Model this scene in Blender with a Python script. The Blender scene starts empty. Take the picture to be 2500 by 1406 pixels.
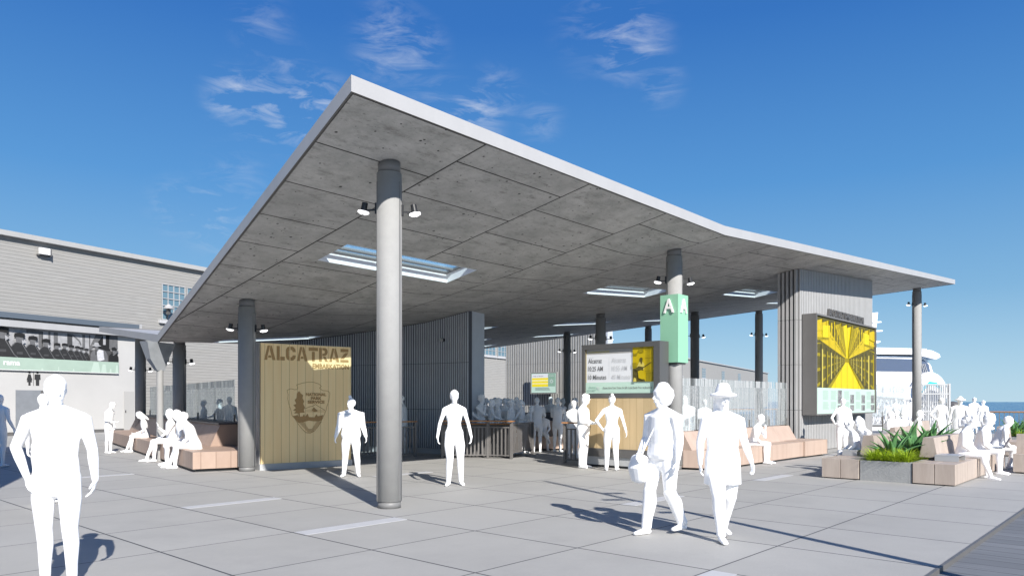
import bpy, bmesh, math, random
from mathutils import Vector, Matrix, geometry
random.seed(7)
R = math.radians
SC = bpy.context.scene
COL = SC.collection

# ------------------------------------------------------------ camera
# world X runs along one family of paving joints, world Y along the other; metres
F_, CX_, HY_, CH = 1801.0, 1250.0, 979.0, 1.6
UA = Vector((0.6710, 0.7414)); UB = Vector((-0.7414, 0.6710))   # X and Y axes seen as (right, forward)
cam = bpy.data.cameras.new('camera'); camo = bpy.data.objects.new('camera', cam); COL.objects.link(camo)
camo.location = (0, 0, CH); camo.rotation_euler = (R(90), 0, math.atan2(UB.y, UA.y) - R(90))
cam.sensor_width = 36; cam.lens = 36 * F_ / 2500; cam.shift_y = (HY_ - 703) / 2500
cam.clip_start = 0.05; cam.clip_end = 9000
SC.camera = camo
SC.render.resolution_x = 1024; SC.render.resolution_y = 575

# ------------------------------------------------------------ sky and sun
SUN_EL = R(32.5); SUN_DIR = Vector((-0.40, -0.916, 0)).normalized()   # horizontal direction towards the sun
sun = bpy.data.lights.new('sun', 'SUN'); sun.energy = 4.3; sun.angle = R(0.55); sun.color = (1.0, 0.955, 0.89)
suno = bpy.data.objects.new('sun', sun); COL.objects.link(suno)
sv = Vector((SUN_DIR.x * math.cos(SUN_EL), SUN_DIR.y * math.cos(SUN_EL), math.sin(SUN_EL)))
suno.rotation_euler = sv.to_track_quat('Z', 'Y').to_euler(); suno.location = (-10, -20, 20)
W = bpy.data.worlds.new('World'); SC.world = W; W.use_nodes = True
nt = W.node_tree; nt.nodes.clear(); N = nt.nodes.new; Lk = nt.links.new
out = N('ShaderNodeOutputWorld'); bg = N('ShaderNodeBackground'); sky = N('ShaderNodeTexSky')
sky.sky_type = 'NISHITA'; sky.sun_disc = False; sky.sun_elevation = SUN_EL
sky.sun_rotation = math.atan2(SUN_DIR.x, SUN_DIR.y)
sky.air_density = 1.0; sky.dust_density = 0.3; sky.ozone_density = 3.0; sky.altitude = 0
# the clear marine air of this place: the sky colour is steered by elevation
tc = N('ShaderNodeTexCoord')
nrm = N('ShaderNodeVectorMath'); nrm.operation = 'NORMALIZE'; Lk(tc.outputs['Generated'], nrm.inputs[0])
sxyz = N('ShaderNodeSeparateXYZ'); Lk(nrm.outputs[0], sxyz.inputs[0])
rp = N('ShaderNodeValToRGB'); el = rp.color_ramp.elements; KS = 1 / (2 ** .75 * .10)
el[0].position = 0.0; el[0].color = (.46 * KS, .675 * KS, .83 * KS, 1); el[1].position = 1.0; el[1].color = (.028 * KS, .115 * KS, .38 * KS, 1)
for p_, c_ in ((.03, (.40, .625, .80)), (.13, (.205, .44, .70)), (.27, (.085, .30, .655)), (.45, (.028, .165, .53)), (.62, (.022, .13, .45))):
    e_ = el.new(p_); e_.color = (*[v * KS for v in c_], 1)
Lk(sxyz.outputs[2], rp.inputs[0])
hs = N('ShaderNodeMix'); hs.data_type = 'RGBA'; hs.inputs['Factor'].default_value = .92; Lk(sky.outputs[0], hs.inputs['A']); Lk(rp.outputs[0], hs.inputs['B'])
# thin cirrus: stretched noise, gathered into patches
def wmap(scale, rot=(0, 0, 0), loc=(0, 0, 0)):
    m = N('ShaderNodeMapping'); m.inputs['Scale'].default_value = scale; m.inputs['Rotation'].default_value = rot
    m.inputs['Location'].default_value = loc; Lk(tc.outputs['Generated'], m.inputs[0]); return m
m1 = wmap((2.4, 1.6, 7.0), (0.1, 0.0, R(42)), (2.1, 0.9, 0.5)); n1 = N('ShaderNodeTexNoise'); n1.inputs['Scale'].default_value = 7.5
n1.inputs['Detail'].default_value = 9; n1.inputs['Roughness'].default_value = 0.62; n1.inputs['Distortion'].default_value = 0.6
Lk(m1.outputs[0], n1.inputs['Vector'])
cr = N('ShaderNodeValToRGB'); cr.color_ramp.elements[0].position = 0.46; cr.color_ramp.elements[1].position = 0.76
Lk(n1.outputs[0], cr.inputs[0])
def vmath(op, a, b=None, v=None):
    m = N('ShaderNodeMath'); m.operation = op; Lk(a, m.inputs[0])
    if b is not None: Lk(b, m.inputs[1])
    if v is not None: m.inputs[1].default_value = v
    return m.outputs[0]
def sky_dir(px, py):
    d = Vector(((px - CX_) / F_, 1.0)); z = (HY_ - py) / F_
    v = Vector((d.dot(UA), d.dot(UB), z)); return v.normalized()
patch = None
# (direction, angular half-size, strength) of each patch of thin cloud in this sky
for px, py, r, s in ((575, 240, .040, 1.25), (640, 262, .050, 1.2), (700, 275, .050, 1.2), (765, 270, .055, 1.3), (1160, 282, .045, 1.1), (960, 105, .055, .8), (1010, 118, .045, .7), (1535, 105, .055, .95), (1490, 75, .05, .5),
                     (1460, 70, .06, .35), (700, 165, .035, .4), (640, 65, .04, .5), (1610, 205, .035, .5), (1320, 290, .035, .4), (520, 532, .05, .75), (440, 508, .04, .7),
                     (570, 445, .05, .35), (1215, 232, .04, .55), (1060, 250, .05, .4)):
    dv = N('ShaderNodeVectorMath'); dv.operation = 'DISTANCE'; Lk(nrm.outputs[0], dv.inputs[0]); dv.inputs[1].default_value = sky_dir(px, py)
    mr = N('ShaderNodeMapRange'); mr.interpolation_type = 'SMOOTHERSTEP'; mr.inputs['From Min'].default_value = 0; mr.inputs['From Max'].default_value = r * 1.3
    mr.inputs['To Min'].default_value = s; mr.inputs['To Max'].default_value = 0
    Lk(dv.outputs['Value'], mr.inputs['Value'])
    patch = mr.outputs[0] if patch is None else vmath('MAXIMUM', patch, mr.outputs[0])
cloud = vmath('MULTIPLY', patch, cr.outputs[0])
cloud = vmath('MULTIPLY', cloud, v=0.66)
mix = N('ShaderNodeMix'); mix.data_type = 'RGBA'; Lk(cloud, mix.inputs['Factor']); Lk(hs.outputs['Result'], mix.inputs['A'])
mix.inputs['B'].default_value = (4.3, 4.6, 5.2, 1)
Lk(mix.outputs['Result'], bg.inputs['Color']); bg.inputs['Strength'].default_value = 0.10
Lk(bg.outputs[0], out.inputs[0])
SC.view_settings.view_transform = 'Standard'; SC.view_settings.look = 'None'
SC.view_settings.exposure = 0.75; SC.view_settings.gamma = 1; SC.view_settings.use_curve_mapping = False

# ------------------------------------------------------------ pixel helpers (photograph pixel -> real place)
def ray(px, py):
    d = Vector(((px - CX_) / F_, 1.0)); return Vector((d.dot(UA), d.dot(UB), (HY_ - py) / F_))
def gnd(px, py, z=0.0):
    r = ray(px, py); p = r * ((z - CH) / r.z); p.z += CH; return p
def dep(px, py, t):
    p = ray(px, py) * t; p.z += CH; return p
def fdepth(p): return p[0] * UA.y + p[1] * UB.y

# ------------------------------------------------------------ materials
MATS = {}
def mat(name, col, rough=0.6, metal=0.0, var=0.0, vscale=3.0, bump=0.0, bscale=40.0, emit=None, spec=None, alpha=None, stretch=None, tint=None):
    if name in MATS: return MATS[name]
    m = bpy.data.materials.new(name); m.use_nodes = True; t = m.node_tree; b = t.nodes['Principled BSDF']
    b.inputs['Base Color'].default_value = (*col, 1); b.inputs['Roughness'].default_value = rough; b.inputs['Metallic'].default_value = metal
    if spec is not None: b.inputs['Specular IOR Level'].default_value = spec
    if emit: b.inputs['Emission Color'].default_value = (*emit[0], 1); b.inputs['Emission Strength'].default_value = emit[1]
    n, l = t.nodes.new, t.links.new
    if var or bump:
        g = n('ShaderNodeNewGeometry'); mp = n('ShaderNodeMapping'); l(g.outputs['Position'], mp.inputs[0])
        if stretch: mp.inputs['Scale'].default_value = stretch
    if var:
        no = n('ShaderNodeTexNoise'); no.inputs['Scale'].default_value = vscale; no.inputs['Detail'].default_value = 8; no.inputs['Roughness'].default_value = .65
        l(mp.outputs[0], no.inputs['Vector'])
        c = n('ShaderNodeMix'); c.data_type = 'RGBA'
        t2 = tint or (1, 1, 1)
        c.inputs['A'].default_value = (*[max(0, x * (1 - var)) for x in col], 1); c.inputs['B'].default_value = (*[min(1, x * (1 + var) * y) for x, y in zip(col, t2)], 1)
        mr = n('ShaderNodeMapRange'); mr.inputs['From Min'].default_value = .3; mr.inputs['From Max'].default_value = .7
        l(no.outputs[0], mr.inputs['Value']); l(mr.outputs[0], c.inputs['Factor']); l(c.outputs['Result'], b.inputs['Base Color'])
    if bump:
        no = n('ShaderNodeTexNoise'); no.inputs['Scale'].default_value = bscale; no.inputs['Detail'].default_value = 5
        l(mp.outputs[0], no.inputs['Vector']); bp = n('ShaderNodeBump'); bp.inputs['Strength'].default_value = bump; bp.inputs['Distance'].default_value = .02
        l(no.outputs[0], bp.inputs['Height']); l(bp.outputs[0], b.inputs['Normal'])
    MATS[name] = m; return m

def nodes_of(m): t = m.node_tree; return t, t.nodes.new, t.links.new, t.nodes['Principled BSDF']
def mth(t, op, a, b=None, c=None):
    m = t.nodes.new('ShaderNodeMath'); m.operation = op
    for i, v in enumerate((a, b, c)):
        if v is None: continue
        if isinstance(v, (int, float)): m.inputs[i].default_value = v
        else: t.links.new(v, m.inputs[i])
    return m.outputs[0]
def joint(t, v, origin, step, half):   # 1 within 'half' of origin + k*step, else 0
    f = mth(t, 'ADD', mth(t, 'SUBTRACT', v, origin), step * 1000.5)
    f = mth(t, 'SUBTRACT', mth(t, 'MODULO', f, step), step / 2)
    return mth(t, 'LESS_THAN', mth(t, 'ABSOLUTE', f), half)
def cellrand(t, x, y):
    cb = t.nodes.new('ShaderNodeCombineXYZ'); t.links.new(x, cb.inputs[0]); t.links.new(y, cb.inputs[1])
    w = t.nodes.new('ShaderNodeTexWhiteNoise'); w.noise_dimensions = '3D'; t.links.new(cb.outputs[0], w.inputs['Vector']); return w.outputs['Value']
def mixc(t, f, a, b):
    c = t.nodes.new('ShaderNodeMix'); c.data_type = 'RGBA'
    for k, v in (('Factor', f), ('A', a), ('B', b)):
        if isinstance(v, tuple): c.inputs[k].default_value = (*v, 1) if len(v) == 3 else v
        elif isinstance(v, (int, float)): c.inputs[k].default_value = v
        else: t.links.new(v, c.inputs[k])
    return c.outputs['Result']
def noise(t, vec, scale, detail=6, rough=.6, lo=.35, hi=.65):
    no = t.nodes.new('ShaderNodeTexNoise'); no.inputs['Scale'].default_value = scale; no.inputs['Detail'].default_value = detail; no.inputs['Roughness'].default_value = rough
    t.links.new(vec, no.inputs['Vector']); mr = t.nodes.new('ShaderNodeMapRange'); mr.inputs['From Min'].default_value = lo; mr.inputs['From Max'].default_value = hi
    t.links.new(no.outputs[0], mr.inputs['Value']); return mr.outputs[0]
def bumpit(t, h, strength, dist=.01):
    bp = t.nodes.new('ShaderNodeBump'); bp.inputs['Strength'].default_value = strength; bp.inputs['Distance'].default_value = dist
    t.links.new(h, bp.inputs['Height']); t.links.new(bp.outputs[0], t.nodes['Principled BSDF'].inputs['Normal'])
def posxyz(t, obj=False, scale=None):
    if obj: g = t.nodes.new('ShaderNodeTexCoord'); o = g.outputs['Object']
    else: g = t.nodes.new('ShaderNodeNewGeometry'); o = g.outputs['Position']
    s = t.nodes.new('ShaderNodeSeparateXYZ'); t.links.new(o, s.inputs[0])
    if scale:
        mp = t.nodes.new('ShaderNodeMapping'); mp.inputs['Scale'].default_value = scale; t.links.new(o, mp.inputs[0]); return o, s.outputs, mp.outputs[0]
    return o, s.outputs

# granite paving: joint grid, brushed grain, slab-to-slab tone
def m_paving():
    m = mat('paving granite', (.4, .4, .4), .75); t, n, l, b = nodes_of(m)
    o, s, st = posxyz(t, scale=(1, 1, 1))
    j1 = joint(t, s[0], 3.305, 1.575, .0115); j2 = joint(t, s[1], 1.72, 1.58, .009); j3 = joint(t, s[1], 1.72, 3.16 * 20, .012)
    j = mth(t, 'MAXIMUM', mth(t, 'MAXIMUM', j1, j2), j3)
    cx = mth(t, 'FLOOR', mth(t, 'DIVIDE', mth(t, 'SUBTRACT', s[0], 3.305), 1.575)); cy = mth(t, 'FLOOR', mth(t, 'DIVIDE', mth(t, 'SUBTRACT', s[1], 1.72), 1.58))
    rnd = cellrand(t, cx, cy)
    big = noise(t, o, .9, 5, .6); mp = t.nodes.new('ShaderNodeMapping'); mp.inputs['Scale'].default_value = (14, 90, 1); mp.inputs['Rotation'].default_value = (0, 0, R(12)); l(o, mp.inputs[0])
    fine = noise(t, mp.outputs[0], 1.0, 4, .6); gr = noise(t, o, 260, 2, .5)
    base = mixc(t, big, (.335, .328, .308), (.372, .364, .342))
    base = mixc(t, mth(t, 'MULTIPLY', rnd, .5), base, (.41, .402, .38))
    base = mixc(t, mth(t, 'MULTIPLY', fine, .22), base, (.26, .265, .275))
    base = mixc(t, mth(t, 'MULTIPLY', gr, .18), base, (.42, .42, .42))
    st1 = noise(t, o, .35, 6, .7, .52, .75)
    base = mixc(t, mth(t, 'MULTIPLY', st1, .38), base, (.235, .232, .228))
    l(mixc(t, j, base, (.06, .063, .07)), b.inputs['Base Color'])
    h = mth(t, 'SUBTRACT', mth(t, 'MULTIPLY', fine, .25), mth(t, 'MULTIPLY', j, 1.0)); bumpit(t, h, .5, .006); return m
# cast soffit: long joints every 2.575 m, staggered cross joints, air holes, stains
def m_soffit():
    m = mat('board cast concrete', (.2, .2, .2), .62); t, n, l, b = nodes_of(m)
    o, s, st = posxyz(t, scale=(1, 2.2, 2.2))
    ja = joint(t, s[0], 7.81, 2.575, .016)
    bay = mth(t, 'FLOOR', mth(t, 'DIVIDE', mth(t, 'SUBTRACT', s[0], 7.81), 2.575)); odd = mth(t, 'ABSOLUTE', mth(t, 'MODULO', bay, 2.0))
    jb = joint(t, mth(t, 'SUBTRACT', s[1], mth(t, 'MULTIPLY', mth(t, 'SUBTRACT', 1.0, odd), -.63)), 8.85, 1.262, .013)
    j = mth(t, 'MAXIMUM', ja, jb)
    row = mth(t, 'FLOOR', mth(t, 'DIVIDE', s[1], 1.262)); rnd = cellrand(t, bay, row)
    cl = noise(t, o, 1.3, 9, .78, .36, .64); base = mixc(t, cl, (.33, .335, .322), (.56, .555, .535))
    base = mixc(t, mth(t, 'MULTIPLY', rnd, .3), base, (.41, .405, .395))
    s2 = noise(t, st, 2.1, 9, .75, .53, .70); base = mixc(t, mth(t, 'MULTIPLY', s2, .8), base, (.16, .155, .145))
    s3 = noise(t, st, 9, 6, .7, .57, .70); base = mixc(t, mth(t, 'MULTIPLY', s3, .75), base, (.15, .148, .142))
    vo = n('ShaderNodeTexVoronoi'); vo.inputs['Scale'].default_value = 8; l(o, vo.inputs['Vector'])
    w = n('ShaderNodeTexWhiteNoise'); l(vo.outputs['Position'], w.inputs['Vector'])
    hole = mth(t, 'LESS_THAN', vo.outputs['Distance'], mth(t, 'MULTIPLY', mth(t, 'POWER', w.outputs['Value'], 3.0), .22))
    base = mixc(t, hole, base, (.045, .045, .045))
    l(mixc(t, j, base, (.012, .012, .012)), b.inputs['Base Color'])
    bumpit(t, mth(t, 'SUBTRACT', mth(t, 'MULTIPLY', cl, .3), mth(t, 'ADD', j, hole)), .35, .008); return m
# timber boards: 'axis' counts the boards, grain runs along the other way
def m_wood(name, c1, c2, axis, width, gap=.004, gapcol=(.05, .03, .02), gscale=(1, 1, 1), obj=True, rough=.55, origin=0.0, tone=.35, gapmix=1.0):
    m = mat(name, c1, rough); t, n, l, b = nodes_of(m); o, s = posxyz(t, obj)
    v = s[axis] if isinstance(axis, int) else axis(t, s)
    j = joint(t, v, origin, width, gap / 2); idx = mth(t, 'FLOOR', mth(t, 'DIVIDE', mth(t, 'SUBTRACT', v, origin), width)); rnd = cellrand(t, idx, idx)
    off = n('ShaderNodeVectorMath'); off.operation = 'ADD'; l(o, off.inputs[0]); cb = n('ShaderNodeCombineXYZ'); l(mth(t, 'MULTIPLY', rnd, 37.0), cb.inputs[0]); l(mth(t, 'MULTIPLY', rnd, 91.0), cb.inputs[2]); l(cb.outputs[0], off.inputs[1])
    mp = n('ShaderNodeMapping'); mp.inputs['Scale'].default_value = gscale; l(off.outputs[0], mp.inputs[0])
    g1 = noise(t, mp.outputs[0], 1.0, 7, .65, .3, .7)
    base = mixc(t, g1, c1, c2); base = mixc(t, mth(t, 'MULTIPLY', rnd, tone), base, tuple(x * .78 for x in c1))
    l(mixc(t, mth(t, 'MULTIPLY', j, gapmix), base, gapcol), b.inputs['Base Color']); bumpit(t, mth(t, 'SUBTRACT', mth(t, 'MULTIPLY', g1, .2), j), .3, .005); return m
# glass with a white fired pattern of vertical streaks, solid band of marks near the top
def m_frit(name, zband, dens=.5):
    m = mat(name, (.50, .515, .52), .35); t, n, l, b = nodes_of(m); o, s = posxyz(t, False)
    mp = n('ShaderNodeMapping'); mp.inputs['Scale'].default_value = (26, 26, .5); l(o, mp.inputs[0])
    a = noise(t, mp.outputs[0], 1.0, 5, .7, .40, .66)
    mp2 = n('ShaderNodeMapping'); mp2.inputs['Scale'].default_value = (9, 9, 6.0); l(o, mp2.inputs[0]); c = noise(t, mp2.outputs[0], 3.0, 4, .7, .42, .6)
    band = mth(t, 'MULTIPLY', mth(t, 'GREATER_THAN', s[2], zband), mth(t, 'LESS_THAN', s[2], zband + .20))
    mp3 = n('ShaderNodeMapping'); mp3.inputs['Scale'].default_value = (17, 17, .3); l(o, mp3.inputs[0]); d = noise(t, mp3.outputs[0], 1.0, 2, .5, .49, .52)
    al = mth(t, 'MULTIPLY', mth(t, 'MULTIPLY', a, mth(t, 'ADD', mth(t, 'MULTIPLY', c, .5), .5)), dens)
    al = mth(t, 'ADD', mth(t, 'MULTIPLY', al, mth(t, 'SUBTRACT', 1.0, band)), mth(t, 'MULTIPLY', mth(t, 'MULTIPLY', d, band), .62))
    al = mth(t, 'ADD', al, .10)
    tr = n('ShaderNodeBsdfTransparent'); tr.inputs[0].default_value = (.93, .97, .98, 1); mx = n('ShaderNodeMixShader'); l(al, mx.inputs[0]); l(tr.outputs[0], mx.inputs[1]); l(b.outputs[0], mx.inputs[2])
    l(mx.outputs[0], t.nodes['Material Output'].inputs['Surface']); return m
def m_glass(name, tint=(.85, .94, .98), refl=.12):
    m = mat(name, tint, .05); t, n, l, b = nodes_of(m)
    tr = n('ShaderNodeBsdfTransparent'); tr.inputs[0].default_value = (*tint, 1); gl = n('ShaderNodeBsdfGlossy'); gl.inputs['Roughness'].default_value = .03
    mx = n('ShaderNodeMixShader'); mx.inputs[0].default_value = refl; l(tr.outputs[0], mx.inputs[1]); l(gl.outputs[0], mx.inputs[2]); l(mx.outputs[0], t.nodes['Material Output'].inputs['Surface']); return m
def m_water():
    m = mat('sea water', (.02, .07, .13), .18); t, n, l, b = nodes_of(m); o, s, st = posxyz(t, scale=(.25, .6, 1))
    h = noise(t, st, 1.0, 7, .65, .2, .8); bumpit(t, h, .6, .6)
    l(mixc(t, noise(t, st, .06, 4, .6), (.03, .10, .19), (.045, .14, .25)), b.inputs['Base Color']); return m

M_PAVE = m_paving(); M_SOF = m_soffit()
M_INLAY = mat('pale granite inlay', (.47, .475, .49), .7, var=.06, vscale=6, bump=.2, bscale=120)
M_FASCIA = mat('white coated metal', (.40, .40, .405), .45, var=.05, vscale=1.6, stretch=(1, 1, .3))
M_WELL = mat('white painted light well', (.86, .86, .85), .6)
M_COL = mat('painted column grey', (.315, .315, .31), .8, var=.05, vscale=5, bump=.25, bscale=320)
M_COLD = mat('column recess grey', (.20, .21, .22), .6)
M_COLM = mat('column seam grey', (.19, .19, .19), .5)
M_BLACK = mat('black metal', (.018, .019, .022), .45, var=.2, vscale=8)
M_DGREY = mat('dark grey metal', (.115, .112, .11), .5, var=.08, vscale=2.5)
M_RAIL = mat('bronze grey railing metal', (.15, .142, .136), .45, var=.12, vscale=5)
M_LENS = mat('white lamp face', (.95, .95, .95), .4, emit=((1, 1, 1), 1.2))
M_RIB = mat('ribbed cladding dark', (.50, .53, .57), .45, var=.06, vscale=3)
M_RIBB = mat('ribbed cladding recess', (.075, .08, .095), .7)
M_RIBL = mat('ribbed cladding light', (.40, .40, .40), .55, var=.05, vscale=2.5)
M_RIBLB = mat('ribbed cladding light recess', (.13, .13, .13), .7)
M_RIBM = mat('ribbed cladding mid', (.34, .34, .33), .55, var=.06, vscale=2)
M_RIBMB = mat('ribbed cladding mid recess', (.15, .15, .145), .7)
M_CONC = mat('cast concrete planter', (.30, .305, .305), .75, var=.09, vscale=5, bump=.35, bscale=30)
M_PLINTH = mat('metal plinth', (.42, .43, .44), .45, var=.05, vscale=3)
M_GLASS = m_glass('skylight glass'); M_WIN = mat('window glass', (.12, .20, .25), .15, spec=.5, var=.12, vscale=.8)
M_WHITE = mat('white figure', (.97, .97, .97), .85, spec=.1)
M_WHITE.node_tree.nodes['Principled BSDF'].inputs['Base Color'].default_value = (.985, .985, .985, 1)

# ------------------------------------------------------------ mesh builder
WM = {}
def wm(o): return WM.get(o.name, Matrix.Identity(4)) if o else Matrix.Identity(4)
class MB:
    def __init__(s): s.v = []; s.f = []; s.m = []; s.mi = 0
    def add(s, vs, fs, m=None):
        k = len(s.v); s.v += [Vector(v) for v in vs]; s.f += [tuple(i + k for i in f) for f in fs]; s.m += [s.mi if m is None else m] * len(fs); return s
    def box(s, x0, x1, y0, y1, z0, z1, m=None):
        return s.add([(x0, y0, z0), (x1, y0, z0), (x1, y1, z0), (x0, y1, z0), (x0, y0, z1), (x1, y0, z1), (x1, y1, z1), (x0, y1, z1)],
                     [(0, 3, 2, 1), (4, 5, 6, 7), (0, 1, 5, 4), (1, 2, 6, 5), (2, 3, 7, 6), (3, 0, 4, 7)], m)
    def obox(s, c, sx, sy, sz, ang=0, m=None, tilt=None):
        M = Matrix.Translation(Vector(c)) @ Matrix.Rotation(ang, 4, 'Z')
        if tilt: M = M @ Matrix.Rotation(tilt, 4, 'X')
        b = MB().box(-sx / 2, sx / 2, -sy / 2, sy / 2, -sz / 2, sz / 2); return s.add([M @ v for v in b.v], b.f, m)
    def bar(s, p, q, w, h, m=None, up=(0, 0, 1)):
        p, q = Vector(p), Vector(q); d = (q - p).normalized(); sd = d.cross(Vector(up))
        if sd.length < 1e-4: sd = Vector((1, 0, 0))
        sd.normalize(); u = sd.cross(d).normalized()
        vs = [e + sd * a * w / 2 + u * b * h / 2 for e in (p, q) for a, b in ((-1, -1), (1, -1), (1, 1), (-1, 1))]
        return s.add(vs, [(0, 1, 2, 3), (7, 6, 5, 4), (0, 4, 5, 1), (1, 5, 6, 2), (2, 6, 7, 3), (3, 7, 4, 0)], m)
    def prism(s, poly, z0, z1, m=None):
        n = len(poly); area = sum(poly[i][0] * poly[(i + 1) % n][1] - poly[(i + 1) % n][0] * poly[i][1] for i in range(n))
        if area < 0: poly = poly[::-1]
        zf0 = z0 if callable(z0) else (lambda a, b: z0); zf1 = z1 if callable(z1) else (lambda a, b: z1)
        vs = [(x, y, zf0(x, y)) for x, y in poly] + [(x, y, zf1(x, y)) for x, y in poly]
        return s.add(vs, [tuple(range(n))[::-1], tuple(range(n, 2 * n))] + [(i, (i + 1) % n, n + (i + 1) % n, n + i) for i in range(n)], m)
    def cyl(s, p, q, r0, r1=None, n=16, m=None):
        r1 = r0 if r1 is None else r1; p, q = Vector(p), Vector(q); d = (q - p).normalized(); a = d.orthogonal().normalized(); b = d.cross(a)
        vs = [e + (a * math.cos(2 * math.pi * i / n) + b * math.sin(2 * math.pi * i / n)) * r for e, r in ((p, r0), (q, r1)) for i in range(n)]
        return s.add(vs, [tuple(range(n))[::-1], tuple(range(n, 2 * n))] + [(i, (i + 1) % n, n + (i + 1) % n, n + i) for i in range(n)], m)
    def lathe(s, prof, c=(0, 0, 0), n=24, m=None):
        c = Vector(c); vs = [c + Vector((r * math.cos(2 * math.pi * i / n), r * math.sin(2 * math.pi * i / n), z)) for r, z in prof for i in range(n)]
        fs = [(k * n + i, k * n + (i + 1) % n, (k + 1) * n + (i + 1) % n, (k + 1) * n + i) for k in range(len(prof) - 1) for i in range(n)]
        fs += [tuple(range(n))[::-1], tuple(range((len(prof) - 1) * n, len(prof) * n))]; return s.add(vs, fs, m)
    def xf(s, M): s.v = [M @ v for v in s.v]; return s
    def build(s, name, mats, parent=None, local=False, smooth=False, bevel=0):
        me = bpy.data.meshes.new(name); inv = Matrix.Identity(4) if local else wm(parent).inverted()
        me.from_pydata([tuple(inv @ v) for v in s.v], [], s.f)
        for m in (mats if isinstance(mats, (list, tuple)) else [mats]): me.materials.append(m)
        for p, k in zip(me.polygons, s.m): p.material_index = k; p.use_smooth = smooth
        me.update(); o = bpy.data.objects.new(name, me); COL.objects.link(o)
        if parent: o.parent = parent; WM[o.name] = wm(parent)
        if bevel:
            bv = o.modifiers.new('bevel', 'BEVEL'); bv.width = bevel; bv.segments = 2; bv.limit_method = 'ANGLE'
        return o
def tag(o, label=None, cat=None, group=None, kind=None):
    if label: o['label'] = label
    if cat: o['category'] = cat
    if group: o['group'] = group
    if kind: o['kind'] = kind
    return o
def thing(name, loc, rz=0, label=None, cat=None, group=None):
    o = bpy.data.objects.new(name, None); COL.objects.link(o); o.location = loc; o.rotation_euler = (0, 0, rz); o.empty_display_size = .3
    WM[o.name] = Matrix.Translation(Vector(loc)) @ Matrix.Rotation(rz, 4, 'Z'); return tag(o, label, cat, group)
def copytree(o, loc, rz, label=None, group=None):
    c = o.copy(); COL.objects.link(c); c.location = loc; c.rotation_euler = (0, 0, rz); WM[c.name] = Matrix.Translation(Vector(loc)) @ Matrix.Rotation(rz, 4, 'Z')
    if label: c['label'] = label
    if group: c['group'] = group
    for ch in [x for x in bpy.data.objects if x.parent == o]:
        d = ch.copy(); COL.objects.link(d); d.parent = c
        for g in [x for x in bpy.data.objects if x.parent == ch]:
            e = g.copy(); COL.objects.link(e); e.parent = d
    return c

# flat printed panels: local x right, z up, the front looks along local -y; every layer sits a little prouder than the last
def text_geo(body, size, bold=0.0, spacing=1.0, xs=1.0):
    cu = bpy.data.curves.new('t', 'FONT'); cu.body = body; cu.size = size; cu.offset = bold; cu.space_character = spacing; cu.resolution_u = 2; cu.fill_mode = 'FRONT'
    o = bpy.data.objects.new('t', cu); COL.objects.link(o); dg = bpy.context.evaluated_depsgraph_get(); me = bpy.data.meshes.new_from_object(o.evaluated_get(dg))
    vs = [(v.co.x * xs, v.co.y) for v in me.vertices]; fs = [tuple(p.vertices) for p in me.polygons]
    bpy.data.objects.remove(o); bpy.data.curves.remove(cu); bpy.data.meshes.remove(me); return vs, fs
class Poster(MB):
    STEP = .0011
    def __init__(s, y0=0.0): super().__init__(); s.y = y0; s.mats = []
    def mid(s, m):
        if m not in s.mats: s.mats.append(m)
        return s.mats.index(m)
    def lay(s): s.y -= s.STEP; return s.y
    def poly(s, pts, m, same=False):
        y = s.y if same else s.lay(); n = len(pts); a = sum(pts[i][0] * pts[(i + 1) % n][1] - pts[(i + 1) % n][0] * pts[i][1] for i in range(n))
        if a < 0: pts = pts[::-1]
        return s.add([(x, y, z) for x, z in pts], [tuple(range(n))], s.mid(m))
    def rect(s, x0, z0, x1, z1, m, same=False): return s.poly([(x0, z0), (x1, z0), (x1, z1), (x0, z1)], m, same)
    def disc(s, x, z, r, m, n=20, rz=None, same=False): rz = rz or r; return s.poly([(x + r * math.cos(6.2832 * i / n), z + rz * math.sin(6.2832 * i / n)) for i in range(n)], m, same)
    def line(s, pts, w, m, same=False):
        if not same: s.lay()
        for (x0, z0), (x1, z1) in zip(pts, pts[1:]):
            L = math.hypot(x1 - x0, z1 - z0) or 1; nx, nz = -(z1 - z0) / L * w / 2, (x1 - x0) / L * w / 2
            s.poly([(x0 + nx, z0 + nz), (x0 - nx, z0 - nz), (x1 - nx, z1 - nz), (x1 + nx, z1 + nz)], m, True)
    def text(s, body, x, z, size, m, bold=0.0, align='l', width=None, xs=1.0, spacing=1.0, dep=0.0):
        vs, fs = text_geo(body, size, bold, spacing, xs); lo = min(v[0] for v in vs); hi = max(v[0] for v in vs); k = 1.0
        if width: k = width / (hi - lo)
        w = (hi - lo) * k; x0 = x - {'l': 0, 'c': w / 2, 'r': w}[align]; y = s.lay()
        s.add([(x0 + (a - lo) * k, y, z + b) for a, b in vs], fs, s.mid(m))
    def build(s, name, parent, local=True): return super().build(name, s.mats, parent, local=local)
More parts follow.
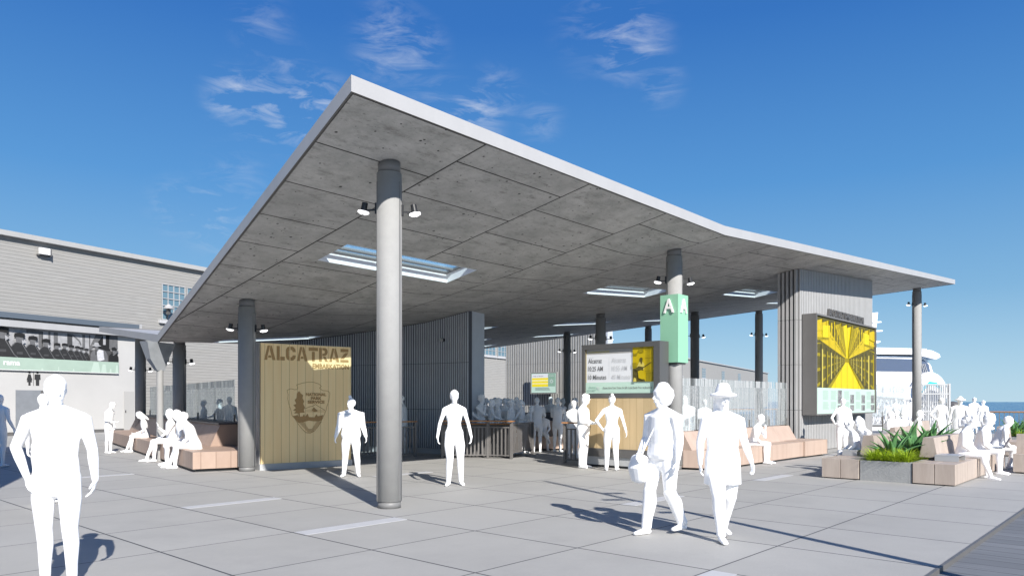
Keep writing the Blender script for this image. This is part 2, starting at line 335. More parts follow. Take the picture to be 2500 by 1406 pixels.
# ============================================================ SETTING
PLAZA_EDGE = 1.72
g = MB(); g.prism([(-60, PLAZA_EDGE), (43.6, PLAZA_EDGE), (43.6, 30), (75, 45), (140, 62), (140, 120), (-60, 120)], -.3, 0.0); tag(g.build('pavement', M_PAVE), kind='structure')
g = MB()
for a0, a1, b0, b1 in ((4.89, 6.445, 7.745, 8.02), (4.89, 6.445, 10.935, 11.18), (5.0, 6.445, 17.0, 17.2), (14.35, 15.88, 6.18, 6.43), (9.62, 11.16, 6.18, 6.44), (4.89, 6.445, 3.03, 3.28),
                       (22.25, 23.75, 7.55, 7.78), (9.62, 11.16, 12.5, 12.74)):
    g.box(a0, a1, b0, b1, 0.001, 0.005)
tag(g.build('pavement_inlay', M_INLAY), kind='structure')
M_DECK = m_wood('weathered deck boards', (.135, .145, .16), (.21, .22, .235), 0, .29, .012, (.02, .02, .025), (26, 1.6, 1), obj=False, rough=.8, tone=.5)
g = MB(); g.box(-60, 43.6, -14, PLAZA_EDGE - .02, -.25, -.045); tag(g.build('timber_deck', M_DECK), kind='structure')
g = MB(); g.box(-60, 43.6, PLAZA_EDGE - .02, PLAZA_EDGE + .012, -.06, .006); tag(g.build('kerb_strip', M_DGREY), kind='structure')
g = MB(); g.box(-3000, 4200, -4200, 4200, -2.6, -2.0); tag(g.build('sea', m_water()), kind='structure')

# ============================================================ CANOPY
F0 = (5.39, 7.54); V0 = (15.43, 7.54); E0 = (38.24, 7.54); G0 = (32.9, 32.6); W0 = (10.98, 32.6); V1 = (8.19, 20.08)
ZV = {F0: 5.40, V0: 5.31, E0: 6.89, G0: 4.825, W0: 4.42, V1: 3.16}
def planefit(p, q, r):
    M = Matrix(((1, p[0], p[1]), (1, q[0], q[1]), (1, r[0], r[1]))); return M.inverted() @ Vector((ZV[p], ZV[q], ZV[r]))
P1 = planefit(F0, V0, V1); P2 = planefit(V0, E0, V1); P3 = planefit(E0, G0, V1); P4 = planefit(G0, W0, V1)
def zs(a, b):
    t = math.degrees(math.atan2(b - V1[1], a - V1[0])) if (abs(a - V1[0]) + abs(b - V1[1])) > 1e-6 else -60
    P = P1 if (t < -60.0 or t > 150) else P2 if t < -22.65 else P3 if t < 26.87 else P4
    return P[0] + P[1] * a + P[2] * b
SKY = [(8.40, 11.93, 11.88, 12.88), (17.35, 20.68, 11.92, 12.92), (24.2, 27.0, 11.05, 11.98), (10.1, 13.33, 20.2, 20.98), (17.35, 20.5, 19.2, 20.1), (24.05, 27.3, 18.7, 19.6),
       (30.3, 32.6, 18.4, 19.1), (22.9, 26.0, 24.8, 25.7), (29.2, 32.3, 24.3, 25.1), (28.2, 31.0, 29.2, 30.1), (31.2, 33.4, 12.6, 13.4)]
outer = [F0, V0, E0, G0, W0, V1]
def inset(poly, d):
    n = len(poly); o = []
    for i in range(n):
        p0, p1, p2 = Vector(poly[i - 1]), Vector(poly[i]), Vector(poly[(i + 1) % n]); d1 = (p1 - p0).normalized(); d2 = (p2 - p1).normalized()
        n1 = Vector((-d1.y, d1.x)); n2 = Vector((-d2.y, d2.x)); k = 1 + n1.dot(n2); o.append(tuple(p1 + (n1 + n2) * d / k))
    return o
TH = .185
def sheet(poly, holes, dz, name, m, parent, flip=False):
    v = [Vector(p) for p in poly]; e = [(i, (i + 1) % len(poly)) for i in range(len(poly))]
    iv1 = len(poly) - 1
    for t in (1, 2, 3): e.append((iv1, t))
    for a0, a1, b0, b1 in holes:
        k = len(v); v += [Vector(p) for p in ((a0, b0), (a1, b0), (a1, b1), (a0, b1))]; e += [(k, k + 1), (k + 1, k + 2), (k + 2, k + 3), (k + 3, k)]
    vo, eo, fo, *_ = geometry.delaunay_2d_cdt(v, e, [], 0, 1e-5)
    keep = []
    for f in fo:
        c = sum((vo[i] for i in f), Vector((0, 0))) / len(f)
        if any(a0 < c.x < a1 and b0 < c.y < b1 for a0, a1, b0, b1 in holes): continue
        n = len(poly); ins = False; j = n - 1
        for i in range(n):
            xi, yi = poly[i]; xj, yj = poly[j]
            if (yi > c.y) != (yj > c.y) and c.x < (xj - xi) * (c.y - yi) / (yj - yi) + xi: ins = not ins
            j = i
        if ins: keep.append(tuple(f) if flip else tuple(f)[::-1])
    m_ = MB(); m_.add([(p.x, p.y, zs(p.x, p.y) + dz) for p in vo], keep); return m_.build(name, m, parent)
canopy = thing('canopy', (16, 16, 0), 0, 'large folded concrete canopy with white fascia standing on round grey columns', 'canopy')
inn = inset(outer, .055)
sheet(inn, SKY, .012, 'soffit', M_SOF, canopy)
sheet(inset(outer, .002), SKY, TH, 'roof_deck', M_FASCIA, canopy, True)
g = MB()
for i in range(len(outer)):
    p, q = outer[i], outer[(i + 1) % len(outer)]; pi, qi = inn[i], inn[(i + 1) % len(outer)]
    zp, zq = zs(*p), zs(*q)
    g.add([(*p, zp), (*q, zq), (*q, zq + TH + .02), (*p, zp + TH + .02)], [(0, 1, 2, 3)], 0)                          # outer face
    po, qo = inset(outer, .04)[i], inset(outer, .04)[(i + 1) % len(outer)]
    g.add([(*p, zp), (*q, zq), (*qo, zq), (*po, zp)], [(0, 3, 2, 1)], 1)                                             # lip
    g.add([(*po, zp), (*qo, zq), (*qi, zq + .03), (*pi, zp + .03)], [(0, 1, 2, 3)], 1)
    g.add([(*p, zp + TH + .02), (*q, zq + TH + .02), (*qi, zq + TH + .02), (*pi, zp + TH + .02)], [(0, 1, 2, 3)], 0)
    g.add([(*pi, zp + TH + .02), (*qi, zq + TH + .02), (*qi, zq + .03), (*pi, zp + .03)], [(0, 1, 2, 3)], 1)
g.build('fascia', [M_FASCIA, M_DGREY], canopy)
for a0, a1, b0, b1 in SKY:
    w = MB(); c = [(a0, b0), (a1, b0), (a1, b1), (a0, b1)]; up = TH + .03
    for i in range(4):
        p, q = c[i], c[(i + 1) % 4]; w.add([(*p, zs(*p) + .006), (*q, zs(*q) + .006), (*q, zs(*q) + up), (*p, zs(*p) + up)], [(0, 1, 2, 3)])
        dx, dy = (q[1] - p[1]), -(q[0] - p[0]); L = math.hypot(dx, dy); dx *= .03 / L; dy *= .03 / L
        w.add([(p[0] + dx, p[1] + dy, zs(*p) + TH), (q[0] + dx, q[1] + dy, zs(*q) + TH), (q[0] + dx, q[1] + dy, zs(*q) + up), (p[0] + dx, p[1] + dy, zs(*p) + up)], [(3, 2, 1, 0)])
    wo = w.build('skylight', M_WELL, canopy)
    f = MB(); fz = up + .002
    def zz(a, b): return zs(a, b) + fz
    for (x0, x1, y0, y1) in ((a0 - .03, a1 + .03, b0 - .03, b0 + .05), (a0 - .03, a1 + .03, b1 - .05, b1 + .03), (a0 - .03, a0 + .05, b0 + .05, b1 - .05), (a1 - .05, a1 + .03, b0 + .05, b1 - .05), (a0 + .05, a1 - .05, b1 - .26, b1 - .20)):
        f.prism([(x0, y0), (x1, y0), (x1, y1), (x0, y1)], zz, lambda a, b: zz(a, b) + .05)
    f.build('frame', M_COLM, wo)
    p = MB(); p.prism([(a0 + .05, b0 + .05), (a1 - .05, b0 + .05), (a1 - .05, b1 - .05), (a0 + .05, b1 - .05)], lambda a, b: zz(a, b) + .015, lambda a, b: zz(a, b) + .024); p.build('pane', M_GLASS, wo)

# columns of the canopy, each with a pair of spotlights
RV = Vector((UA.x, UB.x, 0)).normalized()     # the lamp pairs face sideways across the plaza
def spot(mb, base, dirv):
    b = Vector(base); d = Vector(dirv); e = b + d * .17
    mb.obox(b + d * .012, .05, .03, .16, math.atan2(d.y, d.x) + R(90), 0); mb.bar(b + Vector((0, 0, -.02)), e + Vector((0, 0, -.03)), .022, .022, 0)
    t = (Vector((0, 0, 1)) - d * .18).normalized(); c = e + Vector((0, 0, -.045)) + d * .03
    mb.cyl(c, c + t * .13, .048, .045, 16, 0); mb.cyl(c - t * .002, c - t * .022, .085, .085, 20, 1); mb.cyl(c - t * .022, c - t * .04, .055, .055, 16, 1); mb.cyl(c - t * .041, c - t * .047, .012, .012, 8, 0)
def column(a, b, lampz=None, r=.187, lampdir=None, shaft=True):
    zt = zs(a, b) + .03
    m = MB(); c = Vector((a, b, 0))
    m.lathe([(r * .93, 0), (r * .93, .10)], c, 40, 1); m.lathe([(r * .9, .10), (r, .102), (r, zt - .17), (r * .9, zt - .168)], c, 40, 0); m.lathe([(r * .90, zt - .168), (r * .90, zt)], c, 40, 1)
    o = m.build('column', [M_COL, M_COLM], canopy, smooth=False)
    for p in o.data.polygons: p.use_smooth = len(p.vertices) == 4 and abs(p.normal.z) < .1
    s = MB()
    for ang in (25, 155, 205, 335):
        t = R(ang) + math.atan2(RV.y, RV.x); s.obox((a + math.cos(t) * (r + .0), b + math.sin(t) * (r + .0), (zt - .2) / 2), .012, .03, zt - .42, t, 0)
    s.build('cover_strip', M_COLM, o)
    lz = lampz or min(zt - .75, 4.15)
    for sg in (-1, 1):
        l = MB(); spot(l, (a + RV.x * sg * r, b + RV.y * sg * r, lz - (.03 if sg > 0 else 0)), RV * sg); l.build('spotlight', [M_BLACK, M_LENS], o)
    return o
for a, b, lz in ((7.0, 8.83, 4.50), (15.45, 8.83, 4.45), (37.1, 8.83, 6.0), (8.48, 15.89, 3.30), (22.45, 15.89, 3.95), (29.6, 15.89, 4.5), (36.3, 15.89, 5.0), (10.02, 22.95, 2.85),
                 (22.3, 22.95, 3.6), (29.5, 22.95, 4.15), (11.59, 30.0, 2.85), (35.0, 21.6, 4.75)):
    column(a, b, lz)

# rain head and downpipe under the low corner of the folded roof
dp = thing('downpipe', (8.45, 20.35, 0), 0, 'grey metal rain hopper and downpipe under the low left corner of the canopy', 'downpipe')
g = MB(); a, b = 8.15, 20.3
top = [(a - .22, b - .22, 3.18), (a + .52, b - .22, 3.14), (a + .52, b + .30, 3.16), (a - .22, b + .30, 3.2)]; mid = [(a - .10, b - .12, 2.72), (a + .36, b - .12, 2.70), (a + .36, b + .16, 2.70), (a - .10, b + .16, 2.72)]
low = [(a + .10, b - .06, 2.42), (a + .30, b - .06, 2.42), (a + .30, b + .10, 2.42), (a + .10, b + .10, 2.42)]
for A, B in ((top, mid), (mid, low)):
    for i in range(4): g.add([A[i], A[(i + 1) % 4], B[(i + 1) % 4], B[i]], [(0, 3, 2, 1)])
g.build('hopper', mat('zinc hopper', (.33, .35, .37), .35, .3, var=.15, vscale=3), dp)
g = MB(); g.cyl((a + .20, b + .02, 0), (a + .20, b + .02, 2.45), .085, .085, 20); g.build('pipe', M_COL, dp, smooth=False)

# ============================================================ RIBBED WALLS
def rib_wall(name, pts, z0, ztop, pitch, ribw, ribd, mr, mb_, label, side=1, fins=0, parent=None, joints=()):
    root = thing(name, (pts[0][0], pts[0][1], 0), 0, label, 'wall')
    back = MB(); ribs = MB()
    for (x0, y0), (x1, y1) in zip(pts, pts[1:]):
        d = Vector((x1 - x0, y1 - y0)); L = d.length; d.normalize(); n = Vector((d.y, -d.x)) * side; th = .12
        q = [(x0, y0), (x1, y1), (x1 - n.x * th, y1 - n.y * th), (x0 - n.x * th, y0 - n.y * th)]
        back.prism(q, z0, (lambda a, b: ztop(a, b)) if callable(ztop) else ztop)
        k = max(1, int(L / pitch))
        for i in range(k):
            t = (i + .5) * L / k; c = Vector((x0, y0)) + d * t + n * (ribd / 2 + .002); zt = ztop(c.x, c.y) if callable(ztop) else ztop
            cuts = [z0] + list(joints) + [zt - .02]
            for u, v in zip(cuts, cuts[1:]): ribs.obox((c.x, c.y, (u + v) / 2), ribw, ribd, v - u - .012, math.atan2(d.y, d.x))
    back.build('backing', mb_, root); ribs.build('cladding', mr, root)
    return root
curve = [(15.30, 15.55), (15.22, 16.4), (15.02, 17.5), (14.72, 18.6), (14.32, 19.7), (13.8, 20.8), (13.2, 21.8)]
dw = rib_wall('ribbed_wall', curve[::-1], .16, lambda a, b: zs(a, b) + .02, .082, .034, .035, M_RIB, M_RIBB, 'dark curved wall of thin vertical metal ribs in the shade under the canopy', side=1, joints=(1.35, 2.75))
g = MB()
for p, q in zip(curve, curve[1:]):
    d = (Vector(q) - Vector(p)).normalized(); n = Vector((-d.y, d.x)) * 1; n = n if n.x < 0 else -n
    g.prism([(p[0] + n.x * .05, p[1] + n.y * .05), (q[0] + n.x * .05, q[1] + n.y * .05), (q[0] - n.x * .13, q[1] - n.y * .13), (p[0] - n.x * .13, p[1] - n.y * .13)], 0.0, .158)
g.build('plinth', M_PLINTH, dw)
g = MB(); g.cyl((15.2, 16.55, 3.45), (15.06, 16.50, 3.45), .055, .055, 16, 0); g.cyl((15.06, 16.50, 3.45), (15.0, 16.48, 3.44), .06, .045, 16, 1); g.build('camera_dome', [M_BLACK, M_FASCIA], dw)
g = MB(); g.prism([(15.43, 15.56), (16.3, 15.9), (16.0, 17.6), (15.36, 17.3)], 0, lambda a, b: zs(a, b) + .02); g.build('return_wall', M_RIB, dw)

# exhibit wall on the right
xw = thing('exhibit_wall', (22.75, 9.0, 0), 0, 'light grey wall of fine vertical ribs carrying the yellow exhibit board', 'wall')
ztw = lambda a, b: zs(a, b) + .02
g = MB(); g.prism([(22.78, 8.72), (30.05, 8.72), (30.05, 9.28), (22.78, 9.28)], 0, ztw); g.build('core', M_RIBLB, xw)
g = MB(); k = 52
for i in range(k):
    x = 22.80 + (i + .5) * 7.24 / k
    for u, v in ((0.02, 1.32), (1.332, 2.72), (2.732, 4.1), (4.112, ztw(x, 8.7) - .02)): g.box(x - .046, x + .046, 8.67, 8.718, u, v)
g.build('cladding', M_RIBL, xw)
g = MB()
for i in range(5):
    y = 8.735 + i * .13
    for u, v in ((0.02, 1.32), (1.332, 2.72), (2.732, 4.1), (4.112, ztw(22.7, y) - .03)): g.box(22.69, 22.776, y, y + .07, u, v)
g.build('end_fins', M_RIBL, xw)
# back wall
g = rib_wall('back_wall', [(39.6, 28.0), (39.0, 35.9)], .1, 7.4, .2, .11, .05, M_RIBM, M_RIBMB, 'grey ribbed wall beyond the far side of the canopy behind the waiting crowd', side=-1, joints=(2.2, 4.2, 6.2))
g2 = MB(); g2.box(39.62, 40.2, 27.5, 28.0, 0, 7.2); g2.build('end_post', M_RIB, g)

# ============================================================ WAREHOUSE
M_SID = mat('weathered siding', (.34, .335, .325), .85)
def m_siding():
    m = M_SID; t, n, l, b = nodes_of(m); o, s = posxyz(t, True)
    row = mth(t, 'FLOOR', mth(t, 'DIVIDE', s[2], .165)); r1 = cellrand(t, row, row)
    j = joint(t, s[2], 0, .165, .007)
    col = mth(t, 'FLOOR', mth(t, 'DIVIDE', mth(t, 'ADD', s[0], mth(t, 'MULTIPLY', r1, 40.0)), 3.6)); r2 = cellrand(t, col, row)
    mp = n('ShaderNodeMapping'); mp.inputs['Scale'].default_value = (.7, 1, 9); l(o, mp.inputs[0]); g = noise(t, mp.outputs[0], 1.6, 8, .7, .3, .7)
    base = mixc(t, g, (.26, .256, .245), (.36, .355, .343)); base = mixc(t, mth(t, 'MULTIPLY', r2, .5), base, (.31, .30, .282))
    sp = noise(t, mp.outputs[0], 5, 5, .7, .62, .7); base = mixc(t, mth(t, 'MULTIPLY', sp, .5), base, (.14, .137, .13))
    l(mixc(t, mth(t, 'MULTIPLY', j, .75), base, (.10, .097, .094)), b.inputs['Base Color']); bumpit(t, mth(t, 'SUBTRACT', mth(t, 'MULTIPLY', g, .3), j), .4, .02)
m_siding()
WU = math.atan2(.2275, .974)
wh = thing('warehouse', (13.3, 41.07, 0), WU, 'long pier shed with weathered grey siding and pale roof edge behind the canopy', 'building')
g = MB(); g.box(-30, 190, 0, 24, 0, 9.2); g.build('wall', M_SID, wh, local=True)
g = MB(); g.box(-30.2, 190.2, -.28, 24.2, 9.204, 9.44); g.build('roof', mat('roof edge white', (.38, .38, .375), .6, var=.05), wh, local=True)
g = MB()
g.box(-20, 2.62, -.12, -.004, 0.16, 5.40, 0); g.box(-20, 2.60, -.10, -.006, 0, .158, 1)
wf = g.build('front_panel', [mat('pale render panels', (.47, .465, .455), .7, var=.04, vscale=.8), M_DGREY], wh, local=True)
g = MB(); g.box(-20, 2.75, -.42, -.125, 5.02, 5.32, 0); g.box(-20, 2.6, -.40, -.006, 5.422, 5.68, 1); g.box(2.56, 2.70, -.42, -.006, 5.404, 5.72, 0); g.build('ledge', [M_FASCIA, mat('steel blue gutter', (.10, .125, .155), .5)], wh, local=True)
def window(s0, s1, z0, z1, nx, nz):
    w = MB(); w.box(s0, s1, -.05, -.004, z0, z1); wo = w.build('window', M_WIN, wh, local=True); f = MB(); t = .022
    for i in range(nx + 1):
        x = s0 + (s1 - s0) * i / nx; f.box(x - t, x + t, -.085, -.052, z0, z1)
    for i in range(nz + 1):
        z = z0 + (z1 - z0) * i / nz; f.box(s0 - t, s1 + t, -.098, -.087, z - t, z + t)
    f.build('frame', M_FASCIA, wo, local=True); sl = MB(); sl.box(s0 - .2, s1 + .2, -.16, -.006, z0 - .22, z0 - .04); sl.build('sill', M_INLAY, wo, local=True)
window(4.16, 5.60, 6.15, 8.12, 4, 5); window(5.75, 7.2, 6.15, 8.12, 4, 5)
for s in (38.3, 41.4, 56, 72, 88, 104, 120, 136, 152): window(s, s + 2.6, 6.1, 8.0, 4, 4)
# white flood lamp and a swan neck lamp on the siding
g = MB(); g.box(-2.46, -2.0, -.30, -.16, 8.62, 8.92, 0); g.box(-2.5, -1.94, -.16, -.03, 8.56, 8.62, 1); g.box(-1.97, -1.93, -.3, -.02, 8.56, 8.9, 1); g.build('flood_lamp', [mat('white lamp housing', (.9, .9, .9), .4), M_DGREY], wh, local=True)
g = MB(); g.cyl((4.3, -.42, 6.72), (4.3, -.42, 6.78), .30, .24, 20, 0); g.lathe([(.05, 6.78), (.26, 6.785), (.06, 6.98)], (4.3, -.42, 0), 16, 0); g.bar((4.3, -.4, 6.5), (4.45, -.05, 6.2), .05, .05, 1); g.bar((4.3, -.42, 6.70), (4.3, -.36, 6.42), .16, .16, 1); g.build('wall_lamp', [M_FASCIA, M_DGREY], wh, local=True)
# restroom doorway and service door
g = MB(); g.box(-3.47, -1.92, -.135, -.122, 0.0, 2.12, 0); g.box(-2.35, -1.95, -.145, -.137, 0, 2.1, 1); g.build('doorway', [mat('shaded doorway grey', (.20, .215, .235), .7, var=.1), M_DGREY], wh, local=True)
g = MB(); g.box(1.86, 2.42, -.15, -.122, 0.02, 2.12, 0); g.box(1.92, 1.95, -.19, -.152, 1.0, 1.12, 1); g.build('door', [mat('grey service door', (.40, .395, .385), .6), M_BLACK], wh, local=True)
pw = Poster(-.128); mk = mat('dark sign paint', (.03, .03, .03), .6)
for cx, fem in ((-2.86, True), (-2.50, False)):
    pw.disc(cx, 2.84 + .26 - .14, .055, mk, 14)
    if fem: pw.poly([(cx - .05, 2.88), (cx + .05, 2.88), (cx + .13, 2.60), (cx + .09, 2.59), (cx + .12, 2.50), (cx + .05, 2.50), (cx + .05, 2.34), (cx - .05, 2.34), (cx - .05, 2.50), (cx - .12, 2.50), (cx - .09, 2.59), (cx - .13, 2.60)], mk)
    else: pw.poly([(cx - .13, 2.88), (cx + .13, 2.88), (cx + .14, 2.62), (cx + .08, 2.62), (cx + .075, 2.34), (cx - .075, 2.34), (cx - .08, 2.62), (cx - .14, 2.62)], mk)
pw.rect(-2.69, 2.33, -2.67, 3.0, mk)
pw.build('restroom_symbols', wh)

# mural of a rank of uniformed men above a mint band
G_ = lambda v, nm: mat('mural grey ' + nm, (v, v * 1.01, v * 1.05), .7, var=.22, vscale=5)
g0, g1, g2_, g3, g4, g5 = G_(.33, 'pale'), G_(.52, 'white'), G_(.12, 'mid'), G_(.02, 'dark'), G_(.008, 'black'), G_(.055, 'slate')
mint = mat('mint print', (.34, .44, .37), .6, var=.05, vscale=2); mintl = mat('mint print pale', (.43, .53, .46), .6); wht = mat('white print', (.66, .67, .66), .6)
mu = Poster(-.125); S0, S1, Z0, Z1, ZM = -9.5, 1.51, 3.03, 5.02, 3.63
mu.rect(S0, Z0, S1, Z1, g0)
mu.rect(-4.6, ZM, -3.75, 5.0, g2_)
for x, w in ((-2.45, .16), (-2.3, .05), (-2.0, .10), (-1.75, .20), (-.35, .14), (.0, .05)): mu.rect(x, 4.15, x + w, 4.95, g2_ if w > .08 else g5)
mu.rect(-3.0, 4.82, -2.45, 4.98, g2_); mu.rect(-1.1, 4.3, -.85, 4.9, g5); mu.line([(-1.1, 4.92), (-.8, 4.86), (-.5, 4.6), (-.42, 4.4)], .07, g2_)
mu.poly([(-.05, 4.2), (.35, 5.02), (1.05, 5.02), (.55, 4.6), (.1, 4.22)], g2_); mu.poly([(.35, 4.5), (.75, 5.0), (1.0, 5.0), (1.0, 4.2), (.35, 4.2)], g4)
mu.rect(.72, 4.5, .86, 5.0, g0); mu.rect(.95, 4.15, 1.12, 5.0, g4); mu.rect(1.05, 4.3, 1.51, 4.98, g2_); mu.rect(.0, ZM, 1.51, 4.2, g5)
def guard(x, z, k, face=1):   # cap, head, collar, jacket
    mu.poly([(x - .42 * k, ZM - .0), (x - .44 * k, z - .62 * k), (x - .26 * k, z - .30 * k), (x - .05 * k, z - .20 * k), (x + .2 * k, z - .3 * k), (x + .45 * k, z - .75 * k), (x + .62 * k, ZM)], g3 if face > 0 else g4)
    mu.line([(x + .12 * k, z - .28 * k), (x + .42 * k, z - .8 * k), (x + .55 * k, max(ZM, z - 1.35 * k))], .03 * k, g2_); mu.line([(x - .4 * k, z - .5 * k), (x - .15 * k, z - .22 * k)], .035 * k, g2_)
    mu.rect(x - .1 * k, max(ZM, z - .72 * k), x + .14 * k, max(ZM + .01, z - .62 * k), g5)
    mu.poly([(x - .13 * k, z - .22 * k), (x - .15 * k, z + .02 * k), (x + .15 * k, z + .02 * k), (x + .17 * k, z - .14 * k), (x + .08 * k, z - .25 * k)], g2_)
    mu.poly([(x + .1 * k, z - .1 * k), (x + .26 * k, z - .2 * k), (x + .12 * k, z - .30 * k)], g0)
    mu.poly([(x - .22 * k, z + .0 * k), (x - .19 * k, z + .16 * k), (x + .02 * k, z + .2 * k), (x + .23 * k, z + .15 * k), (x + .2 * k, z + .02 * k), (x + .28 * k, z - .04 * k), (x + .0, z - .0 * k)], g4)
for i, (x, z, k) in enumerate(((-.15, 4.16, .5), (-.42, 4.2, .55), (-.62, 4.24, .58), (-.92, 4.26, .62), (-1.25, 4.32, .66), (-1.62, 4.30, .7), (-2.15, 4.42, .92), (-2.75, 4.5, .98), (-3.35, 4.58, 1.1), (-4.1, 4.76, 1.25))): guard(x, z, k)
mu.poly([(.0, ZM), (.02, 4.0), (.15, 4.2), (.45, 4.28), (.78, 4.2), (.92, 3.95), (.94, ZM)], g2_); mu.poly([(.38, ZM + .05), (.34, 4.1), (.45, 4.24), (.68, 4.2), (.74, ZM + .1), (.5, ZM + .02)], g1)
mu.poly([(.24, 4.26), (.24, 4.42), (.42, 4.42), (.42, 4.26), (.33, 4.2)], g2_); mu.poly([(.06, 4.42), (.2, 4.46), (.22, 4.58), (.42, 4.58), (.46, 4.46), (.58, 4.42), (.32, 4.37)], g0); mu.rect(.27, 3.95, .32, 4.22, g4)
mu.poly([(.96, ZM), (.98, 3.95), (1.15, 4.12), (1.36, 4.14), (1.5, 3.9), (1.5, ZM)], g4); mu.poly([(1.18, 4.06), (1.18, 4.24), (1.36, 4.24), (1.36, 4.1)], g2_); mu.poly([(1.1, 4.24), (1.14, 4.38), (1.3, 4.42), (1.42, 4.3), (1.4, 4.2)], g4); mu.line([(1.2, 3.98), (1.48, 4.22)], .07, g2_)
mu.rect(S0, Z0 + .03, S1, ZM, mint); mu.rect(S0, Z0, S1, Z0 + .035, wht)
for x, w, h in ((.02, .5, .5), (.55, .3, .42), (1.0, .12, .2), (-2.4, .12, .1), (-1.6, .06, .2), (1.32, .16, .4), (-.9, .1, .12)): mu.poly([(x, Z0 + .04), (x + w, Z0 + .04), (x + w * .8, Z0 + .04 + h), (x + w * .3, Z0 + .05 + h)], mintl)
mu.text('rama', -3.33, 3.27, .36, wht, .014, 'r', width=.72)
mu.build('mural', wh)
# ============================================================ WOOD SIGN WALL
M_PINE = m_wood('yellow pine boards', (.92, .655, .32), (.97, .76, .41), 0, .196, .006, (.26, .15, .05), (5, 5, .45), tone=.25, origin=.09)
M_PINE2 = m_wood('honey pine boards', (.50, .375, .205), (.62, .475, .28), 0, .19, .006, (.30, .18, .08), (5, 5, .45), tone=.2, origin=.05)
M_BURN = mat('burnt timber print', (.40, .235, .085), .6, var=.08, vscale=9)
def facing(p, q):   # rotation that turns local +x along p->q (viewer sees p left, q right)
    return math.atan2(q[1] - p[1], q[0] - p[0])
pL = dep(637, 979, 17.05); pR = dep(857, 979, 18.45); WP = (Vector((pR.x, pR.y)) - Vector((pL.x, pL.y))).length
sg = thing('wooden_sign_wall', (pL.x, pL.y, 0), facing(pL, pR), 'yellow pine board wall with burnt stencil lettering and arrowhead emblem beside a round column', 'sign')
g = MB(); g.box(0, WP, .0, .07, .147, 2.945); g.build('board_face', M_PINE, sg, local=True)
g = MB(); g.box(-.02, WP + .02, .073, .42, .147, 2.96); g.build('frame', mat('frame grey', (.33, .34, .355), .5), sg, local=True)
g = MB(); g.box(-.03, WP + .03, -.01, .43, 0, .145); g.build('plinth', M_PLINTH, sg, local=True)
po = Poster(-.001)
def stencil(po, word, x, z, h, width, m):
    # block stencil letters on a unit grid, each made of separate bars the way a stencil cuts them
    L = {'A': (1.02, [[(0, 0), (.30, 1), (.52, 1), (.52, .97), (.30, .0 + .28), (.28, 0)], [(.57, 1), (.68, 1), (1.02, 0), (.74, 0), (.50, .72)], [(.36, .18), (.44, .46), (.56, .46), (.64, .18)]][:2] + [[(.34, .16), (.385, .32), (.60, .32), (.655, .16)]]),
         'L': (.74, [[(0, 0), (0, 1), (.28, 1), (.28, 0)], [(.33, 0), (.33, .26), (.74, .26), (.74, 0)]]),
         'C': (.92, [[(.0, .25), (.0, .75), (.12, .93), (.34, 1), (.34, .76), (.28, .68), (.28, .32), (.34, .24), (.34, 0), (.12, .07)], [(.42, 1), (.68, .98), (.88, .82), (.92, .62), (.64, .62), (.58, .74), (.42, .76)], [(.42, 0), (.68, .02), (.88, .18), (.92, .38), (.64, .38), (.58, .26), (.42, .24)]]),
         'T': (.90, [[(0, .76), (0, 1), (.90, 1), (.90, .76)], [(.31, 0), (.31, .70), (.59, .70), (.59, 0)]]),
         'R': (.90, [[(0, 0), (0, 1), (.28, 1), (.28, 0)], [(.33, 1), (.62, 1), (.80, .92), (.86, .74), (.80, .56), (.62, .44), (.33, .42), (.33, .58), (.52, .60), (.58, .72), (.52, .82), (.33, .84)], [(.40, .38), (.62, .38), (.90, 0), (.62, 0)]]),
         'Z': (.84, [[(.02, .76), (.02, 1), (.82, 1), (.82, .78)], [(.0, .24), (.46, .70), (.82, .72), (.38, .28)], [(.0, 0), (.0, .19), (.84, .19), (.84, 0)]])}
    tot = sum(L[c][0] for c in word) + .10 * (len(word) - 1); k = width / tot; y = po.lay()
    for c in word:
        w, ps = L[c]
        for p in ps: po.poly([(x + a * k, z + b * h) for a, b in p], m, True)
        x += (w + .10) * k
stencil(po, 'ALCATRAZ', .075, 2.56, .335, 2.12, M_BURN)
po.text('EMBARKATION', 2.20, 2.395, .155, M_BURN, .006, 'r', width=.95)
# arrowhead emblem
U = lambda x, y: (.62 + (x - 365) / 675 * 1.08, 2.065 - (y - 515) / 810 * 1.235)
out_ = [(365, 650), (420, 625), (480, 640), (525, 635), (528, 600), (510, 565), (600, 535), (680, 520), (770, 518), (860, 545), (900, 580), (870, 610), (920, 650), (1010, 655), (1038, 690), (1030, 760), (1015, 840), (990, 900), (975, 970), (930, 1070), (900, 1130), (850, 1220), (790, 1290), (720, 1325), (650, 1310), (590, 1250), (530, 1170), (490, 1100), (440, 1040), (420, 950), (390, 860), (375, 780), (380, 715), (365, 650)]
po.line([U(*p) for p in out_], .011, M_BURN)
tree = [(548, 660), (575, 700), (610, 725), (600, 770), (628, 825), (612, 860), (640, 920), (620, 960), (635, 1000), (560, 1000), (560, 1080), (545, 1080), (535, 1010), (470, 1010), (500, 975), (455, 960), (500, 925), (460, 880), (505, 860), (480, 800), (510, 770), (515, 700)]
po.poly([U(*p) for p in tree], M_BURN)
po.line([U(*p) for p in ((640, 935), (720, 905), (770, 895), (805, 870), (860, 905), (960, 965))], .012, M_BURN)
po.poly([U(*p) for p in ((745, 960), (780, 915), (800, 935), (845, 975), (820, 985), (780, 990))], M_BURN)
po.poly([U(*p) for p in ((450, 1050), (500, 1045), (520, 1030), (540, 1060), (600, 1060), (625, 1020), (640, 1065), (680, 1015), (700, 1070), (790, 1075), (820, 1025), (840, 1060), (930, 1040), (905, 1120), (860, 1140), (770, 1135), (700, 1125), (640, 1140), (540, 1160), (490, 1100))], M_BURN)
